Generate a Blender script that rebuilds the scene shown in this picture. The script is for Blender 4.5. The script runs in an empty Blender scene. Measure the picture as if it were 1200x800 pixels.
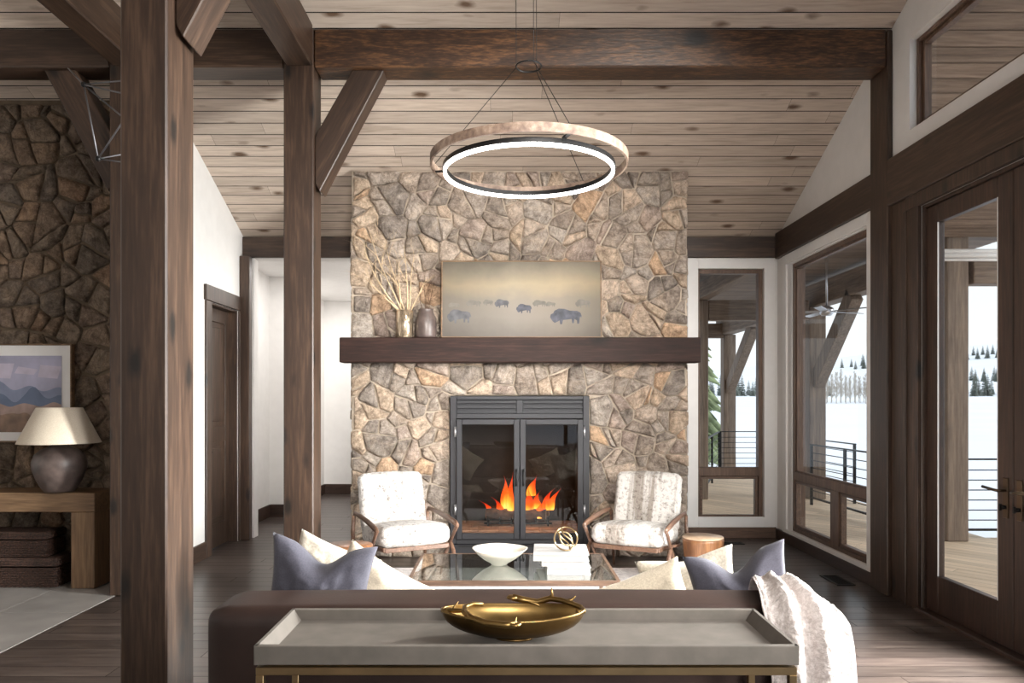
import bpy, bmesh, math, random
from mathutils import Vector, Matrix, noise
C = bpy.context.scene
COL = C.collection
PI = math.pi
F = 860.0
CAMX, CAMZ = 0.0, 1.5

def lin(c):
    return tuple(((v / 255.0) / 12.92 if v <= 10 else ((v / 255.0 + 0.055) / 1.055) ** 2.4) for v in c) + (1.0,)

def P(x, y, d):
    """point of the room seen at photo pixel (x, y) at depth d"""
    return Vector(((x - 593) / F * d, d, CAMZ + (470 - y) / F * d))

# ------------------------------------------------------------------ mesh builder
class MB:
    def __init__(s):
        s.bm = bmesh.new()
    def face(s, pts, mat=0, smooth=False):
        vs = [s.bm.verts.new(p) for p in pts]
        f = s.bm.faces.new(vs); f.material_index = mat; f.smooth = smooth
        return f
    def box(s, x0, x1, y0, y1, z0, z1, b=0.0, mat=0, M=None, seg=1):
        x0, x1 = min(x0, x1), max(x0, x1); y0, y1 = min(y0, y1), max(y0, y1); z0, z1 = min(z0, z1), max(z0, z1)
        r = bmesh.ops.create_cube(s.bm, size=1.0)
        vs = r['verts']
        for v in vs:
            v.co = Vector(((x0 + x1) / 2 + v.co.x * (x1 - x0), (y0 + y1) / 2 + v.co.y * (y1 - y0), (z0 + z1) / 2 + v.co.z * (z1 - z0)))
        fs = set(f for v in vs for f in v.link_faces)
        for f in fs: f.material_index = mat
        if b > 0:
            es = list(set(e for v in vs for e in v.link_edges))
            r2 = bmesh.ops.bevel(s.bm, geom=es, offset=b, segments=seg, affect='EDGES', profile=0.5)
            vs = list(set(vs_ for f in r2['faces'] for vs_ in f.verts) | set(v for v in vs if v.is_valid))
            for f in r2['faces']:
                f.material_index = mat
                if seg > 1: f.smooth = True
            vs = list(set(v for f in set(f for v in vs for f in v.link_faces) for v in f.verts))
        if M is not None:
            for v in vs: v.co = M @ v.co
        return vs
    def prism(s, poly, a0, a1, axis='y', mat=0):
        """poly: 2-D points; extruded from a0 to a1 along axis"""
        def mk(p, a):
            if axis == 'y': return (p[0], a, p[1])
            if axis == 'x': return (a, p[0], p[1])
            return (p[0], p[1], a)
        A = [s.bm.verts.new(mk(p, a0)) for p in poly]
        B = [s.bm.verts.new(mk(p, a1)) for p in poly]
        n = len(poly); fs = [s.bm.faces.new(A), s.bm.faces.new(B[::-1])]
        for i in range(n):
            fs.append(s.bm.faces.new((A[i], B[i], B[(i + 1) % n], A[(i + 1) % n])))
        for f in fs: f.material_index = mat
        bmesh.ops.recalc_face_normals(s.bm, faces=fs)
        return A + B
    def tube(s, pts, r, n=8, mat=0, closed=False, flat=1.0):
        pts = [Vector(p) for p in pts]; m = len(pts)
        rs = r if isinstance(r, (list, tuple)) else [r] * m
        rings = []; up = None
        for i, p in enumerate(pts):
            if closed: t = pts[(i + 1) % m] - pts[i - 1]
            else: t = pts[min(i + 1, m - 1)] - pts[max(i - 1, 0)]
            t.normalize()
            if up is None:
                up = Vector((0, 0, 1)) if abs(t.z) < 0.9 else Vector((1, 0, 0))
            a = up - t * up.dot(t)
            if a.length < 1e-6: a = t.orthogonal()
            a.normalize(); b = t.cross(a); up = a
            rings.append([s.bm.verts.new(p + (a * math.cos(q) + b * math.sin(q) * flat) * rs[i]) for q in [2 * PI * k / n for k in range(n)]])
        rng = range(m if closed else m - 1)
        for i in rng:
            A, B = rings[i], rings[(i + 1) % m]
            for k in range(n):
                f = s.bm.faces.new((A[k], A[(k + 1) % n], B[(k + 1) % n], B[k])); f.smooth = True; f.material_index = mat
        if not closed:
            for R in (rings[0][::-1], rings[-1]):
                f = s.bm.faces.new(R); f.material_index = mat
    def lathe(s, prof, c=(0, 0, 0), n=32, mat=0, sx=1.0, sy=1.0, wob=None):
        rings = []
        for (r, z) in prof:
            if r < 1e-5: rings.append([s.bm.verts.new((c[0], c[1], c[2] + z))])
            else:
                R = []
                for k in range(n):
                    q = 2 * PI * k / n; rr = r * (1 + (wob(q, z) if wob else 0))
                    R.append(s.bm.verts.new((c[0] + rr * sx * math.cos(q), c[1] + rr * sy * math.sin(q), c[2] + z)))
                rings.append(R)
        for A, B in zip(rings, rings[1:]):
            for k in range(n):
                k2 = (k + 1) % n
                if len(A) == 1 and len(B) == 1: continue
                if len(A) == 1: f = s.bm.faces.new((A[0], B[k2], B[k]))
                elif len(B) == 1: f = s.bm.faces.new((A[k], A[k2], B[0]))
                else: f = s.bm.faces.new((A[k], A[k2], B[k2], B[k]))
                f.smooth = True; f.material_index = mat
    def grid(s, fn, nu, nv, mat=0, closeu=False, smooth=True):
        V = [[s.bm.verts.new(fn(i / nu, j / nv)) for j in range(nv + 1)] for i in range(nu if closeu else nu + 1)]
        m = len(V)
        for i in range(nu):
            for j in range(nv):
                f = s.bm.faces.new((V[i][j], V[(i + 1) % m][j], V[(i + 1) % m][j + 1], V[i][j + 1])); f.smooth = smooth; f.material_index = mat
        return V
    def build(s, name, mats, parent=None, world=True, frame=None, weld=False, recalc=False):
        if weld: bmesh.ops.remove_doubles(s.bm, verts=s.bm.verts, dist=1e-5)
        if recalc: bmesh.ops.recalc_face_normals(s.bm, faces=s.bm.faces)
        me = bpy.data.meshes.new(name); s.bm.to_mesh(me); s.bm.free()
        if not isinstance(mats, (list, tuple)): mats = [mats]
        for m in mats: me.materials.append(m)
        o = bpy.data.objects.new(name, me); COL.objects.link(o)
        if parent is not None:
            o.parent = parent
            inv = chain(parent).inverted() if world else Matrix.Identity(4)
            if frame is not None:      # frame: axes of the grain
                me.transform(frame.inverted()); o.matrix_basis = inv @ frame
            else: me.transform(inv)
        elif frame is not None:
            me.transform(frame.inverted()); o.matrix_basis = frame
        else:
            lo = [min(v.co[i] for v in me.vertices) for i in range(3)]; hi = [max(v.co[i] for v in me.vertices) for i in range(3)]
            c = Vector(((lo[0] + hi[0]) / 2, (lo[1] + hi[1]) / 2, lo[2]))
            me.transform(Matrix.Translation(-c)); o.location = c
        return o

def chain(o):
    m = Matrix.Identity(4)
    while o is not None:
        m = o.matrix_basis @ m; o = o.parent
    return m

def tag(o, label=None, cat=None, group=None, kind=None):
    if label: o['label'] = label
    if cat: o['category'] = cat
    if group: o['group'] = group
    if kind: o['kind'] = kind
    return o

def thing(name, loc, rz=0.0, label=None, cat=None, group=None, kind=None):
    o = bpy.data.objects.new(name, None); COL.objects.link(o)
    o.location = loc; o.rotation_euler = (0, 0, rz); o.empty_display_size = 0.1
    o.matrix_basis = Matrix.Translation(Vector(loc)) @ Matrix.Rotation(rz, 4, 'Z')
    return tag(o, label, cat, group, kind)

def struct(o, label=None):
    o['kind'] = 'structure'
    if label: o['label'] = label
    return o

def kids(o): return [c for c in COL.objects if c.parent == o]

def copy_tree(o, parent=None):
    c = o.copy(); COL.objects.link(c)
    if parent is not None: c.parent = parent
    for ch in kids(o): copy_tree(ch, c)
    return c

# ------------------------------------------------------------------ materials
def base(name):
    m = bpy.data.materials.new(name); m.use_nodes = True
    nt = m.node_tree; b = nt.nodes['Principled BSDF']
    return m, nt, b
def N(nt, t, **kw):
    n = nt.nodes.new(t)
    for k, v in kw.items():
        if k.startswith('_'): setattr(n, k[1:], v)
        else: n.inputs[k.replace('__', ' ')].default_value = v
    return n
def L(nt, a, b): nt.links.new(a, b)
def ramp(nt, stops, interp='LINEAR'):
    r = nt.nodes.new('ShaderNodeValToRGB'); cr = r.color_ramp; cr.interpolation = interp
    while len(cr.elements) < len(stops): cr.elements.new(0.5)
    for e, (p, c) in zip(cr.elements, stops): e.position = p; e.color = lin(c)
    return r
def mixc(nt, a, b, fac, mode='MIX'):
    n = nt.nodes.new('ShaderNodeMix'); n.data_type = 'RGBA'; n.blend_type = mode
    for sock, v in ((0, fac), (6, a), (7, b)):
        if hasattr(v, 'is_output') or hasattr(v, 'links'): L(nt, v, n.inputs[sock])
        else: n.inputs[sock].default_value = v
    return n.outputs[2]
def bump(nt, b, h, strength=0.3, dist=0.01):
    n = N(nt, 'ShaderNodeBump', Strength=strength, Distance=dist); L(nt, h, n.inputs['Height']); L(nt, n.outputs[0], b.inputs['Normal']); return n

def plain(name, col, rough=0.5, metal=0.0, var=0.06, scale=8.0, bmp=0.0, bscale=60.0, spec=0.5, bdist=0.003, coat=0.0):
    m, nt, b = base(name)
    tc = N(nt, 'ShaderNodeTexCoord'); nz = N(nt, 'ShaderNodeTexNoise', Scale=scale, Detail=4.0)
    L(nt, tc.outputs['Object'], nz.inputs['Vector'])
    lo = tuple(max(0, int(c * (1 - var))) for c in col); hi = tuple(min(255, int(c * (1 + var))) for c in col)
    r = ramp(nt, [(0.3, lo), (0.7, hi)]); L(nt, nz.outputs['Fac'], r.inputs[0]); L(nt, r.outputs[0], b.inputs['Base Color'])
    b.inputs['Roughness'].default_value = rough; b.inputs['Metallic'].default_value = metal
    b.inputs['Specular IOR Level'].default_value = spec; b.inputs['Coat Weight'].default_value = coat
    if bmp > 0:
        n2 = N(nt, 'ShaderNodeTexNoise', Scale=bscale, Detail=5.0); L(nt, tc.outputs['Object'], n2.inputs['Vector'])
        bump(nt, b, n2.outputs['Fac'], bmp, bdist)
    return m

def wood(name, dark, mid, light, axis='z', rough=0.5, scale=9.0, island=0.0, knots=True, bmp=0.15, knotcol=None, stretch=0.07, islandspread=0.35, spec=0.5, ks=1.0):
    m, nt, b = base(name)
    tc = N(nt, 'ShaderNodeTexCoord'); mp = N(nt, 'ShaderNodeMapping')
    sc = [1.0, 1.0, 1.0]; sc['xyz'.index(axis)] = stretch
    mp.inputs['Scale'].default_value = sc
    geo = N(nt, 'ShaderNodeNewGeometry')
    if island > 0:       # every board reads its own part of the grain
        cmb = N(nt, 'ShaderNodeVectorMath', _operation='SCALE'); cmb.inputs[0].default_value = (13.1, 7.7, 5.3)
        ml = N(nt, 'ShaderNodeMath', _operation='MULTIPLY'); ml.inputs[1].default_value = 11.0
        L(nt, geo.outputs['Random Per Island'], ml.inputs[0]); L(nt, ml.outputs[0], cmb.inputs['Scale'])
        ad = N(nt, 'ShaderNodeVectorMath', _operation='ADD'); L(nt, tc.outputs['Object'], ad.inputs[0]); L(nt, cmb.outputs[0], ad.inputs[1]); L(nt, ad.outputs[0], mp.inputs['Vector'])
    else: L(nt, tc.outputs['Object'], mp.inputs['Vector'])
    nz = N(nt, 'ShaderNodeTexNoise', Scale=scale, Detail=6.0, Roughness=0.62, Distortion=1.2); L(nt, mp.outputs[0], nz.inputs['Vector'])
    fine = N(nt, 'ShaderNodeTexNoise', Scale=scale * 7, Detail=3.0, Roughness=0.6); L(nt, mp.outputs[0], fine.inputs['Vector'])
    mx = N(nt, 'ShaderNodeMix'); mx.data_type = 'FLOAT'; mx.inputs[0].default_value = 0.5
    L(nt, nz.outputs['Fac'], mx.inputs[2]); L(nt, fine.outputs['Fac'], mx.inputs[3])
    r = ramp(nt, [(0.34, dark), (0.5, mid), (0.66, light)]); L(nt, mx.outputs[0], r.inputs[0])
    col = r.outputs[0]
    if island > 0:
        r2 = N(nt, 'ShaderNodeMapRange'); r2.inputs['To Min'].default_value = 1 - island; r2.inputs['To Max'].default_value = 1 + island * 0.6
        L(nt, geo.outputs['Random Per Island'], r2.inputs['Value'])
        cx = N(nt, 'ShaderNodeCombineXYZ')
        for i in range(3): L(nt, r2.outputs[0], cx.inputs[i])
        col = mixc(nt, col, cx.outputs[0], 1.0, 'MULTIPLY')
    if knots:
        mp2 = N(nt, 'ShaderNodeMapping'); s2 = [2.1 * ks, 2.1 * ks, 2.1 * ks]; s2['xyz'.index(axis)] = 1.5 * ks ** .5; mp2.inputs['Scale'].default_value = s2
        L(nt, (ad.outputs[0] if island > 0 else tc.outputs['Object']), mp2.inputs['Vector'])
        wn = N(nt, 'ShaderNodeTexNoise', Scale=6.0); L(nt, mp2.outputs[0], wn.inputs['Vector'])
        wa = mixc(nt, mp2.outputs[0], wn.outputs['Color'], 0.09)
        vo = N(nt, 'ShaderNodeTexVoronoi', Scale=1.0); L(nt, wa, vo.inputs['Vector'])
        kr = ramp(nt, [(0.08, (255, 255, 255)), (0.20, (0, 0, 0))]); L(nt, vo.outputs['Distance'], kr.inputs[0])
        kc = knotcol or tuple(int(c * 0.5) for c in dark)
        col = mixc(nt, col, lin(kc), kr.outputs[0])
    L(nt, col, b.inputs['Base Color'])
    b.inputs['Roughness'].default_value = rough; b.inputs['Specular IOR Level'].default_value = spec
    if bmp: bump(nt, b, mx.outputs[0], bmp, 0.004)
    return m

def stone_mat(name, stops, vein=0.5):
    m, nt, b = base(name)
    tc = N(nt, 'ShaderNodeTexCoord'); geo = N(nt, 'ShaderNodeNewGeometry')
    r = ramp(nt, stops, 'CONSTANT'); L(nt, geo.outputs['Random Per Island'], r.inputs[0])
    n1 = N(nt, 'ShaderNodeTexNoise', Scale=5.0, Detail=6.0, Roughness=0.65, Distortion=0.6); L(nt, tc.outputs['Object'], n1.inputs['Vector'])
    n2 = N(nt, 'ShaderNodeTexNoise', Scale=13.0, Detail=7.0, Roughness=0.7); L(nt, tc.outputs['Object'], n2.inputs['Vector'])
    r1 = ramp(nt, [(0.34, (116, 108, 104)), (0.5, (190, 178, 166)), (0.66, (222, 200, 176))]); L(nt, n1.outputs['Fac'], r1.inputs[0])
    c1 = mixc(nt, r.outputs[0], r1.outputs[0], 0.38)
    r3 = ramp(nt, [(0.34, (150, 144, 140)), (0.48, (222, 220, 218)), (0.62, (255, 255, 255))]); L(nt, n2.outputs['Fac'], r3.inputs[0])
    c2 = mixc(nt, c1, r3.outputs[0], 0.85, 'MULTIPLY')
    n5 = N(nt, 'ShaderNodeTexNoise', Scale=4.5, Detail=9.0, Roughness=0.8, Distortion=2.5); L(nt, tc.outputs['Object'], n5.inputs['Vector'])
    r5 = ramp(nt, [(0.44, (255, 255, 255)), (0.495, (128, 118, 112)), (0.54, (255, 255, 255))]); L(nt, n5.outputs['Fac'], r5.inputs[0])
    c2 = mixc(nt, c2, r5.outputs[0], vein, 'MULTIPLY')
    L(nt, c2, b.inputs['Base Color']); b.inputs['Roughness'].default_value = 0.85; b.inputs['Specular IOR Level'].default_value = 0.25
    n4 = N(nt, 'ShaderNodeTexNoise', Scale=9.0, Detail=9.0, Roughness=0.72); L(nt, tc.outputs['Object'], n4.inputs['Vector'])
    bump(nt, b, n4.outputs['Fac'], 1.0, 0.075)
    return m

def glass_mat(name, tint=(1, 1, 1), refl=1.0, rough=0.0):
    m = bpy.data.materials.new(name); m.use_nodes = True; nt = m.node_tree; nt.nodes.clear()
    out = N(nt, 'ShaderNodeOutputMaterial'); tr = N(nt, 'ShaderNodeBsdfTransparent'); tr.inputs[0].default_value = tint + (1,)
    gl = N(nt, 'ShaderNodeBsdfGlossy'); gl.inputs['Roughness'].default_value = rough
    fr = N(nt, 'ShaderNodeFresnel'); fr.inputs[0].default_value = 1.5
    ml = N(nt, 'ShaderNodeMath', _operation='MULTIPLY'); ml.inputs[1].default_value = refl; L(nt, fr.outputs[0], ml.inputs[0])
    ge = N(nt, 'ShaderNodeNewGeometry'); iv = N(nt, 'ShaderNodeMath', _operation='SUBTRACT'); iv.inputs[0].default_value = 1.0; L(nt, ge.outputs['Backfacing'], iv.inputs[1])
    m2 = N(nt, 'ShaderNodeMath', _operation='MULTIPLY'); L(nt, ml.outputs[0], m2.inputs[0]); L(nt, iv.outputs[0], m2.inputs[1])
    mx = N(nt, 'ShaderNodeMixShader'); L(nt, m2.outputs[0], mx.inputs[0]); L(nt, tr.outputs[0], mx.inputs[1]); L(nt, gl.outputs[0], mx.inputs[2])
    L(nt, mx.outputs[0], out.inputs[0]); return m

def fabric(name, col, col2=None, stripes=0.0, rough=0.9, scale=60.0, bmp=0.5, bdist=0.01, stripew=9.0, lo=0.42, hi=0.6):
    m, nt, b = base(name)
    tc = N(nt, 'ShaderNodeTexCoord')
    n2 = N(nt, 'ShaderNodeTexNoise', Scale=scale, Detail=4.0, Roughness=0.7); L(nt, tc.outputs['Object'], n2.inputs['Vector'])
    col2 = col2 or tuple(int(c * 0.9) for c in col)
    r = ramp(nt, [(lo, col2), (hi, col)]); L(nt, n2.outputs['Fac'], r.inputs[0]); c = r.outputs[0]
    if stripes > 0:
        mp = N(nt, 'ShaderNodeMapping'); mp.inputs['Scale'].default_value = (1, 0.06, 0.06); L(nt, tc.outputs['Object'], mp.inputs['Vector'])
        n3 = N(nt, 'ShaderNodeTexNoise', Scale=stripew, Detail=3.0, Roughness=0.6); L(nt, mp.outputs[0], n3.inputs['Vector'])
        r4 = ramp(nt, [(0.40, (165, 155, 146)), (0.56, (255, 255, 255))]); L(nt, n3.outputs['Fac'], r4.inputs[0])
        c = mixc(nt, c, r4.outputs[0], stripes, 'MULTIPLY')
    L(nt, c, b.inputs['Base Color']); b.inputs['Roughness'].default_value = rough
    b.inputs['Sheen Weight'].default_value = 0.15; b.inputs['Specular IOR Level'].default_value = 0.2
    if bmp: bump(nt, b, n2.outputs['Fac'], bmp, bdist)
    return m

def emis(name, col, strength):
    m = bpy.data.materials.new(name); m.use_nodes = True; nt = m.node_tree; nt.nodes.clear()
    out = N(nt, 'ShaderNodeOutputMaterial'); e = N(nt, 'ShaderNodeEmission', Strength=strength); e.inputs[0].default_value = lin(col)
    L(nt, e.outputs[0], out.inputs[0]); return m

WD = ((40, 28, 20), (57, 41, 31), (84, 64, 50))
M = {}
for ax in 'xyz':
    M['timber_' + ax] = wood('stained_timber_' + ax, *WD, axis=ax, rough=0.45, scale=8.0, bmp=0.25, ks=2.5)
    M['dark_' + ax] = wood('dark_wood_' + ax, (38, 26, 22), (58, 41, 33), (78, 57, 46), axis=ax, rough=0.4, scale=10, knots=False)
    M['frame_' + ax] = wood('window_wood_' + ax, (70, 52, 42), (96, 74, 60), (122, 96, 78), axis=ax, rough=0.45, scale=14, knots=False)
    M['oak_' + ax] = wood('oak_' + ax, (88, 66, 46), (118, 91, 65), (144, 115, 85), axis=ax, rough=0.5, scale=10, knots=False)
    M['walnut_' + ax] = wood('walnut_' + ax, (72, 50, 40), (102, 76, 61), (134, 104, 86), axis=ax, rough=0.35, scale=12, knots=False)
    M['porch_' + ax] = wood('porch_timber_' + ax, (92, 78, 68), (122, 106, 92), (148, 130, 114), axis=ax, rough=0.7, scale=6, knots=False)
M['mantel'] = wood('mantel_wood', (26, 15, 12), (42, 25, 20), (62, 40, 33), axis='x', rough=0.62, spec=0.25, scale=9, bmp=0.2)
M['carved'] = wood('hewn_beam_wood', (32, 20, 14), (66, 44, 29), (120, 84, 54), axis='x', rough=0.45, scale=12, bmp=0.9, stretch=0.16)
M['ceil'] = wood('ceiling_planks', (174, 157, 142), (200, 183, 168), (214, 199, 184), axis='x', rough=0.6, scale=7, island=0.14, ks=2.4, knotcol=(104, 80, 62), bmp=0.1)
M['floor'] = wood('floor_planks', (50, 42, 40), (74, 64, 59), (96, 85, 78), axis='x', rough=0.3, scale=7, island=0.3, knots=False, bmp=0.12, spec=0.6)
M['deck'] = wood('deck_boards', (200, 176, 148), (222, 198, 170), (236, 214, 188), axis='x', rough=0.7, scale=7, island=0.14, knots=False)
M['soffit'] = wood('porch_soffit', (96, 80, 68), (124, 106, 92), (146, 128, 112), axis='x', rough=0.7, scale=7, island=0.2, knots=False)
M['white'] = plain('white_plaster', (232, 230, 228), 0.85, var=0.01, bmp=0.05)
M['trimwhite'] = plain('white_trim_paint', (236, 234, 232), 0.5, var=0.01)
M['gray'] = plain('mortar_dark', (40, 34, 30), 0.9)
STA = [(0, (152, 145, 138)), (.12, (172, 156, 138)), (.22, (122, 116, 111)), (.34, (178, 162, 146)), (.44, (138, 129, 121)), (.56, (160, 155, 150)), (.68, (178, 150, 122)), (.74, (116, 110, 106)), (.82, (170, 158, 148)), (.92, (150, 137, 131))]
M['stone'] = stone_mat('field_stone', [(p, tuple(min(255, int(v * f + 10)) for v, f in zip(c, (1.37, 1.33, 1.29)))) for p, c in STA])
M['stone2'] = stone_mat('dark_field_stone', [(p, tuple(int(v * f) for v, f in zip(c, (.92, .80, .66)))) for p, c in STA])  # browner stone, also darkened to carry the dining side's dim light
M['mortar'] = plain('sandy_mortar', (176, 162, 146), 0.95, bmp=0.6, bscale=90, var=0.12)
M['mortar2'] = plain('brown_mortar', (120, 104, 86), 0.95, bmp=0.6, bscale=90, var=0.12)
M['glass'] = glass_mat('window_glass', (0.98, 0.99, 0.985), 0.45)
M['fireglass'] = glass_mat('smoked_fire_glass', (0.90, 0.89, 0.88), 1.2)
M['tableglass'] = glass_mat('green_table_glass', (0.74, 0.80, 0.78), 2.6)
M['metal_dark'] = plain('graphite_steel', (40, 40, 44), 0.55, 0.2, var=0.04)
M['metal_black'] = plain('black_iron', (28, 27, 27), 0.45, 0.5)
M['brass'] = plain('brushed_brass', (172, 148, 112), 0.32, 1.0, var=0.08)
M['oldbrass'] = plain('aged_brass', (138, 112, 70), 0.34, 1.0, var=0.25, scale=6)
M['rodmetal'] = plain('dull_rod_metal', (120, 120, 124), 0.4, 0.8)
M['darkbrass'] = plain('dark_patina_brass', (92, 72, 44), 0.4, 1.0, var=0.3, scale=7)
M['bronze'] = plain('dark_bronze', (92, 78, 64), 0.35, 0.9)
M['steel'] = plain('pale_steel', (200, 200, 204), 0.3, 0.9)
M['leather'] = plain('brown_leather', (52, 37, 32), 0.5, 0.0, var=0.14, scale=5, bmp=0.25, bscale=140, spec=0.4, bdist=0.002)
M['concrete'] = plain('taupe_shagreen', (103, 97, 90), 0.65, 0, var=0.07, scale=14)
M['ceramic'] = plain('white_ceramic', (226, 216, 202), 0.35, 0, var=0.05)
M['brownclay'] = plain('brown_clay', (84, 72, 68), 0.4, 0, var=0.2, scale=12)
M['tile'] = plain('grey_tile', (140, 136, 132), 0.4, 0, var=0.1, scale=3)
M['rug'] = fabric('pale_rug', (234, 229, 226), (206, 200, 200), scale=30)
M['fleece'] = fabric('shaggy_fleece', (202, 198, 194), (106, 99, 94), stripes=0.25, scale=26, bmp=0.9, bdist=0.02, lo=0.3, hi=0.5)
M['fleece2'] = fabric('striped_fleece', (216, 211, 206), (132, 124, 117), stripes=0.85, scale=30, bmp=0.9, bdist=0.02, stripew=11, lo=0.3, hi=0.5)
M['throw'] = fabric('sherpa_throw', (240, 231, 227), (214, 203, 198), scale=75, bmp=1.0, bdist=0.012)
M['slate'] = fabric('slate_blue_linen', (84, 83, 93), (75, 74, 84), scale=160, bmp=0.2, bdist=0.002)
M['cream'] = fabric('cream_linen', (216, 204, 184), (196, 183, 162), scale=130, bmp=0.2, bdist=0.002)
M['taupe'] = fabric('greige_linen', (200, 192, 178), (176, 168, 154), scale=90, bmp=0.3, bdist=0.003)
M['shade'] = fabric('lamp_shade_linen', (222, 210, 192), (206, 192, 172), scale=200, bmp=0.1)
M['wicker'] = plain('dark_wicker', (64, 46, 38), 0.6, 0, var=0.45, scale=60, bmp=0.8, bscale=80, bdist=0.01)
M['paper'] = plain('book_paper', (166, 164, 160), 0.6, 0, var=0.02)
M['firebrick'] = plain('sooty_firebrick', (24, 20, 18), 0.9, 0, var=0.3, scale=12, bmp=0.4)
M['sandbrick'] = plain('sandy_firebrick', (150, 116, 90), 0.9, 0, var=0.2, scale=12, bmp=0.4)
M['bark'] = plain('charred_bark', (64, 46, 36), 0.95, 0, var=0.5, scale=20, bmp=1.0, bscale=30, bdist=0.01)
M['led'] = emis('led_strip', (255, 250, 244), 9.0)
M['snow'] = plain('snow', (246, 248, 252), 0.9, 0, var=0.015, scale=0.1)
M['twig'] = plain('pale_dry_twig', (206, 180, 146), 0.8, 0, var=0.15)
M['twigd'] = plain('dark_dry_twig', (92, 66, 46), 0.8)
M['leafdark'] = plain('conifer_green', (122, 128, 120), 0.9, 0, var=0.3, scale=2)  # distance haze put into the needle colour as pale grey
M['leafpale'] = plain('spruce_green', (128, 138, 104), 0.9, 0, var=0.3, scale=2)
M['baretree'] = plain('bare_tree_bark', (186, 176, 164), 0.9, 0, var=0.15)
M['mercury'] = plain('mercury_glass', (206, 186, 160), 0.16, 0.85, var=0.2, scale=9)
M['stump'] = wood('stump_side', (96, 62, 40), (130, 88, 58), (168, 122, 84), axis='z', rough=0.35, scale=6, knots=False)
M['stumptop'] = plain('stump_top', (206, 178, 150), 0.25, 0, var=0.12, scale=10)
M['rings'] = wood('barnwood_band', (84, 66, 56), (122, 102, 88), (160, 140, 124), axis='z', rough=0.6, scale=3.5, knots=False, stretch=1.0)
# ================================================================== THE SETTING
XR, XL, YF = 2.98, -2.88, 8.06
def ceil_z(y): return 3.30 + 0.45 * (YF - y)
RIDGE = 0.9
# floors ---------------------------------------------------------------
def planks(mb, x0, x1, y0, y1, z, w, lmin, lmax, rng, gap=0.002, axis='x'):
    a0, a1, b0, b1 = (x0, x1, y0, y1) if axis == 'x' else (y0, y1, x0, x1)
    b = b0
    while b < b1 - 1e-4:
        be = min(b + w, b1); a = a0 - rng.uniform(0, lmax)
        while a < a1:
            ae = a + rng.uniform(lmin, lmax); s, e = max(a, a0), min(ae, a1)
            if e - s > 0.02:
                q = [(s + gap, b + gap), (e - gap, b + gap), (e - gap, be - gap), (s + gap, be - gap)]
                if axis != 'x': q = [(v, u) for u, v in q][::-1]
                mb.face([(u, v, z) for u, v in q])
            a = ae
        b = be
rng = random.Random(4)
mb = MB(); planks(mb, -3.01, XR + 0.02, -2.0, 8.1, 0.0, 0.15, 1.2, 2.6, rng); planks(mb, -3.4, -1.2, 8.1, 12.6, 0.0, 0.15, 1.2, 2.6, rng)
mb.box(-3.01, XR + .02, -2.0, 8.1, -0.06, -0.004, mat=1); mb.box(-3.4, -1.2, 8.1, 12.6, -0.06, -0.004, mat=1)
struct(mb.build('floor', [M['floor'], M['gray']]), 'dark brown wide plank wood floor')
mb = MB()
y = -2.0
while y < 6.4:
    x = -7.2
    while x < -3.02:
        mb.box(x + .003, min(x + .6, -3.012) - .003, y + .003, min(y + .9, 6.45) - .003, -0.02, 0.003); x += .6
    y += .9
mb.box(-7.2, -3.012, -2.0, 6.5, -0.06, -0.001, mat=1)
struct(mb.build('floor_tiles', [M['tile'], M['gray']]), 'pale grey stone tile floor at far left')

# ceiling --------------------------------------------------------------
def slope_board(mb, x0, x1, y0, y1, zf, t=0.02, gap=0.004):
    """one board of the sloped ceiling, running along x"""
    n = Vector((0, -0.45, -1)).normalized() * 1.0
    y0 += gap; y1 -= gap
    a = [Vector((x0, y0, zf(y0))), Vector((x1, y0, zf(y0))), Vector((x1, y1, zf(y1))), Vector((x0, y1, zf(y1)))]
    mb.face(a[::-1])
def sloped(mb, x0, x1, y0, y1, zf, w, rng):
    y = y1
    while y > y0 + 1e-4:
        ya = max(y - w, y0); x = x0 - rng.uniform(0, 3)
        while x < x1:
            xe = x + rng.uniform(2.2, 4.4); s, e = max(x, x0), min(xe, x1)
            if e - s > .02: slope_board(mb, s + .001, e - .001, ya, y, zf)
            x = xe
        y = ya
mb = MB(); rng = random.Random(8)
sloped(mb, -7.2, XR + .02, RIDGE, YF, ceil_z, 0.126, rng)
zb = lambda y: ceil_z(RIDGE) - 0.45 * (RIDGE - y)
sloped(mb, -7.2, XR + .02, -2.0, RIDGE, zb, 0.126, rng)
for (ya, yb, f) in ((RIDGE, YF, ceil_z), (-2.0, RIDGE, zb)):
    mb.prism([(ya, f(ya) + .010), (yb, f(yb) + .010), (yb, f(yb) + .12), (ya, f(ya) + .12)], -7.2, XR + .14, 'x', mat=1)
struct(mb.build('ceiling', [M['ceil'], M['gray']]), 'sloped ceiling of pale grey-brown knotty boards')

# walls ----------------------------------------------------------------
def roof(y): return ceil_z(y) if y > RIDGE else zb(y)
def wall_with_holes(mb, axis, a0, a1, z0, top, t0, t1, holes):
    """wall along `axis`; top = height or a function of the position; holes = (a0, a1, z0, z1)"""
    tf = top if callable(top) else (lambda q: top)
    cuts = sorted(set([a0, a1] + [h[0] for h in holes] + [h[1] for h in holes] + ([RIDGE] if callable(top) and a0 < RIDGE < a1 else [])))
    for u, v in zip(cuts, cuts[1:]):
        hs = sorted([(h[2], h[3]) for h in holes if h[0] < (u + v) / 2 < h[1]])
        z = z0
        for (p, q) in hs:
            if p > z + 1e-4:
                if axis == 'x': mb.box(u, v, t0, t1, z, p)
                else: mb.box(t0, t1, u, v, z, p)
            z = q
        poly = [(u, z), (v, z), (v, tf(v)), (u, tf(u))]
        if axis == 'x': mb.prism(poly, t0, t1, 'y')
        else: mb.prism(poly, t0, t1, 'x')
DR0, DR1 = 3.42, 5.26        # french doors
W2 = (6.00, 7.66, 0.15, 2.93)
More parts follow.
